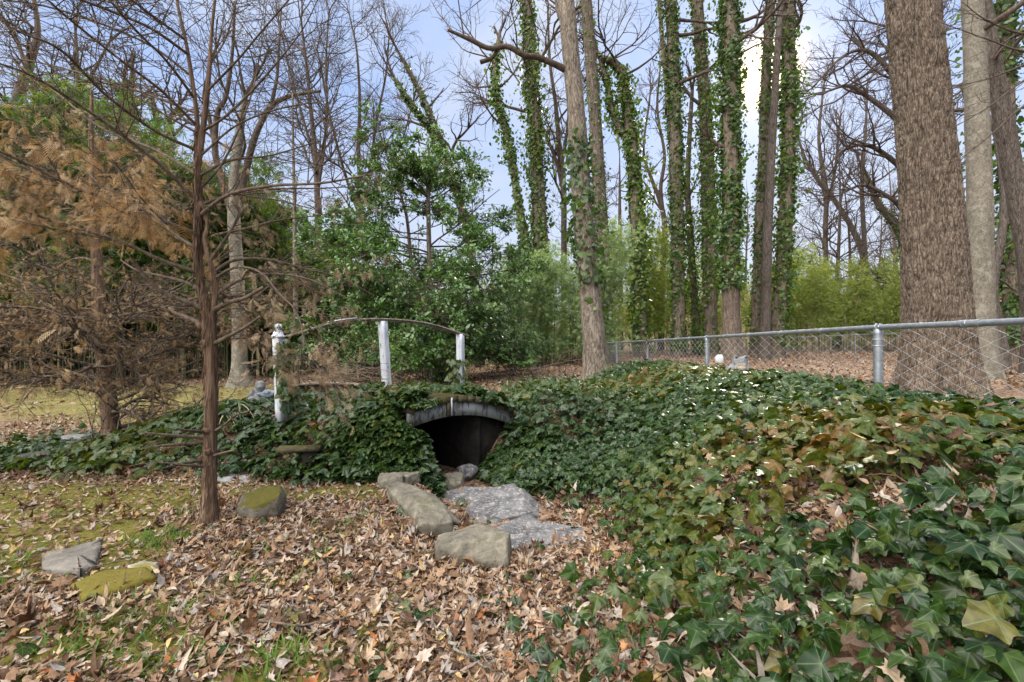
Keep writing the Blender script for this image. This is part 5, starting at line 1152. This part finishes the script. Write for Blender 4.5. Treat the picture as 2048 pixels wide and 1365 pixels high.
def grove(protos, spots, hs, seed):
    rg = np.random.default_rng(seed); first = {}
    for (x, y), h in zip(spots, hs):
        k = int(rg.integers(len(protos))); pr = protos[k]; loc = (x, y, float(H(x, y)) - .05); rz = rg.random() * 6.28
        if k not in first: first[k] = 1; pr.location = loc; pr.rotation_euler = (0, 0, rz); pr.scale = (h, h, h)
        else: dup(pr, loc, rz, h)
    for k, pr in enumerate(protos):
        if k not in first:
            for ch in list(pr.children): bpy.data.objects.remove(ch)
            bpy.data.objects.remove(pr)
rg = np.random.default_rng(55)
GL, LL = 'dark bamboo along the lawn edge', 'tall dark leafy bamboo cane at the shaded edge of the lawn'
pl = [bamboo_proto('bamboo_cane', LL, GL, 7.0, .024, 900, .19, bam_dark, 60 + k, lo=.30, arch=1.7, spread=1.3, bl=(.6, 1.5)) for k in range(5)]
sp, hs = [], []
def front_y(x): return np.interp(x, [-22, -13, -9, -6.5, -4.0], [12.6, 13.2, 14.6, 16.5, 18.0])
while len(sp) < 150:
    x = rg.uniform(-21, -4.6); y = front_y(x) + rg.random() ** 1.3 * 4.2; sp.append((x, y))
    u = x / y; hs.append(float(np.interp(u, [-1.15, -.95, -.8, -.68, -.58, -.5, -.42, -.36], [1.24, 1.2, 1.1, 1.04, 1.0, .92, .76, .62])) * rg.uniform(.86, 1.1))
grove(pl, sp, hs, 1)
GM, LMD = 'greyish green bamboo behind the pale leaning trunk', 'feathery greyish green bamboo clump beside the pale leaning trunk'
pm = [bamboo_proto('bamboo_cane', LMD, GM, 4.4, .014, 420, .13, bam_grey, 70 + k, lo=.12, arch=1.0, spread=1.3, bl=(.4, .9)) for k in range(3)]
sp = [(rg.uniform(-.6, 3.6), rg.uniform(16.2, 19.0)) for _ in range(34)]; grove(pm, sp, [rg.uniform(.85, 1.2) * (.8 if x < .3 else 1) for x, y in sp], 2)
GR, LR = 'yellow green bamboo beyond the fence', 'slim yellow green bamboo cane beyond the far fence'
pr_ = [bamboo_proto('bamboo_cane', LR, GR, 5.2, .012, 560, .135, bam_light, 80 + k, lo=.18, arch=.9, spread=1.3, bl=(.35, .8)) for k in range(4)]
sp, hs = [], []
while len(sp) < 112:
    x = rg.uniform(4.0, 27.0); y = np.interp(x, [4, 9, 14, 27], [22.0, 24.0, 24.6, 26.5]) + rg.random() ** 1.2 * 4.5
    sp.append((x, y)); hs.append(rg.uniform(.72, 1.12) * float(np.interp(x / y, [.2, .32, .5, .6, .85, 1.0], [1.3, 1.25, 1.08, 1.1, 1.12, .95])))
grove(pr_, sp, hs, 3)
# the depth of the groves behind the canes one can tell apart
def thicket(name, spots, hts, nf, leaf, fan, r, seed, lo):
    rg = np.random.default_rng(seed); m, f = MB(), MB()
    for (x, y), h in zip(spots, hts):
        z0 = float(H(x, y)); lean = rg.normal(0, .25, 2); z = np.linspace(0, 1, 6); a = np.column_stack([x + lean[0] * z ** 2, y + lean[1] * z ** 2, z0 + z * h]); m.tube(a, np.linspace(r, r * .3, 6), 5)
        t = rg.uniform(lo, 1.02, nf); p = np.column_stack([x + lean[0] * t ** 2, y + lean[1] * t ** 2, z0 + t * h]) + rg.normal(0, .5, (nf, 3)) * [1, 1, .5]
        f.leaves(*BFAN, p, rg.normal(0, .6, (nf, 3)) + [0, 0, -.5], rg.normal(0, .6, (nf, 3)) + [0, 0, .6], fan * rg.lognormal(0, .25, nf), rg.random(nf) * .8, 0, 0, 1.0)
    o = f.build(name, leaf); tag(o, kind='stuff'); o2 = m.build(name + '_canes', culm_m); tag(o2, kind='stuff')
rg = np.random.default_rng(57); sp, hs = [], []
while len(sp) < 430:
    x = rg.uniform(-27, -3.6); y = front_y(x) + 2.5 + rg.random() * 8; sp.append((x, y)); hs.append(6.6 * float(np.interp(x / y, [-1.15, -.9, -.7, -.58, -.5, -.42, -.34, -.25], [1.1, 1.05, .96, .95, .88, .8, .62, .5])) * rg.uniform(.8, 1.08))
thicket('bamboo_thicket', sp, hs, 150, bam_dark, .22, .022, 58, .22)
sp, hs = [], []
while len(sp) < 1000:
    x = rg.uniform(-30, -3.2); y = front_y(x) + 1.5 + rg.random() * 11; sp.append((x, y)); hs.append(rg.uniform(4, 6.2) * (.6 if x / y > -.42 else 1))
thicket('bamboo_thicket', sp, hs, 14, bam_dark, .2, .026, 61, .05)
sp = [(rg.uniform(-5.5, 3.5), rg.uniform(18.5, 24)) for _ in range(120)]; thicket('bamboo_thicket', sp, [rg.uniform(2.6, 4.2) for _ in sp], 70, bam_light, .15, .012, 59, .05)
sp = [(rg.uniform(3.5, 30), rg.uniform(26.5, 31)) for _ in range(150)]; thicket('bamboo_thicket', sp, [rg.uniform(2.6, 4.4) for _ in sp], 55, bam_light, .15, .011, 60, .1)

# ---------------------------------------------------------------- far woods
FG, FL = 'bare trees of the far woods', 'slender bare tree among the far woods beyond the bamboo'
protos = []
for k in range(6):
    rg = np.random.default_rng(200 + k); root = thing('woodland_tree', FL, 'tree', (0, 0, 0), FG); m, c = MB(), MB()
    h = rg.uniform(13, 17); z = np.linspace(0, 1, 18); a = np.column_stack([.5 * np.sin(z * 3 + k) * z, .5 * np.cos(z * 2 + k) * z, z * h - .3]); r = .17 * (1.02 - z) + .012; m.tube(a, r, 9, .5, False, .1)
    cfg = dict(BARE, rmin=.008, n=[5, 4, 3], levels=4); side_limbs(c, a, r, 15, rg, .28, .97, 4.2, cfg, .5, .7)
    m.build('trunk', bk_dark if k % 2 else bk_twig, root); c.build('crown', bk_twig, root); protos.append(root)
rg = np.random.default_rng(210); n = 0
while n < 42:
    Yd = rg.uniform(29, 62); u = rg.uniform(-.65, 1.2); x = u * Yd
    if u < -.15 and Yd < 34: continue
    if .28 < u < .66 and Yd < 45 and rg.random() < .6: continue
    loc = (x, Yd, float(H(x, Yd)) - .1); rz = rg.random() * 6.28; sc = rg.uniform(.5, .95)
    if n < 6: protos[n].location = loc; protos[n].rotation_euler = (0, 0, rz); protos[n].scale = (sc,) * 3
    else: dup(protos[n % 6], loc, rz, sc)
    n += 1
# brushy scrub on the hillside, one mass
m = MB(); rg = np.random.default_rng(220)
for q in range(520):
    Yd = rg.uniform(31, 60); u = rg.uniform(-.5, 1.2); x = u * Yd; z0 = float(H(x, Yd))
    for k in range(3): grow(m, np.array([x, Yd, z0]), nrmz(np.array([rg.normal(0, .35), rg.normal(0, .35), 1])), rg.uniform(1.2, 3.4), .016, 1, rg, dict(BARE, rmin=.009, levels=3, seg=[.5] * 4, n=[5, 4]))
tag(m.build('undergrowth', bk_twig), kind='stuff')

# ---------------------------------------------------------------- sticks, brush and dead stems
def stick(label, pts, r, seed, mat=bk_limb, name='fallen_stick', sub=2, cat='stick', L=.16):
    rg = np.random.default_rng(seed); q = spline(np.array(pts, float), 18); q[1:-1] += rg.normal(0, r * .5, (16, 3)); m = MB(); m.tube(q, np.linspace(r, r * .35, 18), 7, .5, True, .2)
    for k in range(sub): i = rg.integers(4, 15); grow(m, q[i], nrmz(q[i + 1] - q[i] + rg.normal(0, .4, 3) * [1, 1, .3]), L * rg.uniform(.6, 1.4), r * .5, 2, rg, dict(BARE, rmin=.0014, seg=[.05] * 4, levels=4))
    return tag(m.build(name, mat), label, cat)
def flat(*pp, z=.035): return [gz(gp(x, y), z) for x, y in pp]
stick('long thin brown stick beside the pine cone', flat((520, 1253), (600, 1262), (680, 1250), (740, 1228)), .006, 1)
stick('short forked twig lying in front of the blocky tan stone', flat((870, 1118), (930, 1120), (985, 1108), z=.05), .005, 2)
stick('lichen spotted grey twig bent among the dead leaves', flat((897, 1285), (912, 1318), (945, 1335), (985, 1362), z=.05), .008, 3, bk_mott)
stick('brown stick half buried near the mossy ground at the corner', flat((250, 1262), (320, 1245), (380, 1230), z=.03), .006, 4)
stick('thin pale straw stalk lying across the bare grey flagstone', flat((150, 1150), (195, 1142), (250, 1133), z=.05), .003, 5, bk_pale, sub=0)
stick('small dark twig under the forked cypress', flat((640, 1098), (690, 1106), (740, 1125), z=.04), .006, 6)
stick('brown stick poking from the ivy at the corner', [P(1905, 1150, 1.3), P(1960, 1190, 1.22), P(2010, 1250, 1.15)], .005, 7)
stick('dark leaning dead stem standing in front of the fence post', [P(1287, 748, 8.2), P(1290, 715, 8.2), P(1293, 690, 8.2), P(1298, 668, 8.2)], .028, 8, bk_dark, 'dead_sapling', 2, 'dead stem', .2)
stick('forked dead twig sticking up from the ivy bank', [P(1293, 770, 7.4), P(1300, 748, 7.4), P(1306, 732, 7.4)], .014, 9, bk_dark, 'dead_sapling', 2, 'dead stem', .2)
stick('fallen log beyond the fence near the massive trunk', [gz(P(1590, 760, 8.5), .05), gz(P(1680, 765, 8.3), .05), gz(P(1760, 768, 8.2), .05)], .035, 10, bk_limb, 'fallen_log', 1, 'log')
stick('thin dark fallen branch on the leaves beyond the frog', [gz(P(1530, 770, 7.6), .04), gz(P(1600, 768, 7.7), .05), gz(P(1650, 766, 7.8), .04)], .02, 11, bk_dark, 'fallen_log', 2, 'log')
stick('pale fallen branch behind the ivy by the fence corner', [gz(P(1060, 738, 13), .06), gz(P(1110, 728, 13.2), .25), gz(P(1165, 716, 13.5), .4)], .025, 12, bk_pale, 'fallen_branch', 7, 'branch', .7)
stick('twiggy fallen branch on the leaves near the pale leaning trunk', [gz(P(1020, 738, 12), .1), gz(P(1050, 722, 12), .35), gz(P(1085, 735, 12), .08)], .016, 13, bk_pale, 'fallen_branch', 8, 'branch', .6)
m = MB(); rg = np.random.default_rng(14); c = gz(P(720, 745, 13.5), 0)
for q in range(80):
    p = c + rg.normal(0, 1, 3) * [.75, .4, 0] + [0, 0, rg.uniform(.05, .5)]; grow(m, p, nrmz(np.array([rg.normal(0, 1), rg.normal(0, .5), rg.normal(.05, .2)])), rg.uniform(.4, 1.2), .012, 1, rg, dict(BARE, rmin=.005, trop=[-.03] * 4, levels=4))
tag(m.build('brush_pile', bark_mat('brush_bark', (.14, .10, .08), (.26, .19, .15), (.38, .30, .25), 20, .5, .2, plates=False)), 'heap of dead brown twigs on the lawn beyond the bowed handrail', 'brush pile')
# bare twigs and a weedy stem round the bronze cypress foot
m = MB(); rg = np.random.default_rng(15)
for q in range(9):
    p = gz(P(rg.uniform(120, 300), 880, 5.0 + rg.normal(0, .25)), 0); grow(m, p, nrmz(np.array([rg.normal(0, .35), rg.normal(0, .2), 1])), rg.uniform(.7, 1.4), .007, 1, rg, dict(BARE, rmin=.0022, seg=[.12] * 4))
tag(m.build('weed_stalk', bk_pale), 'bare pale weed stalks growing round the foot of the bronze cypress', 'stalks')
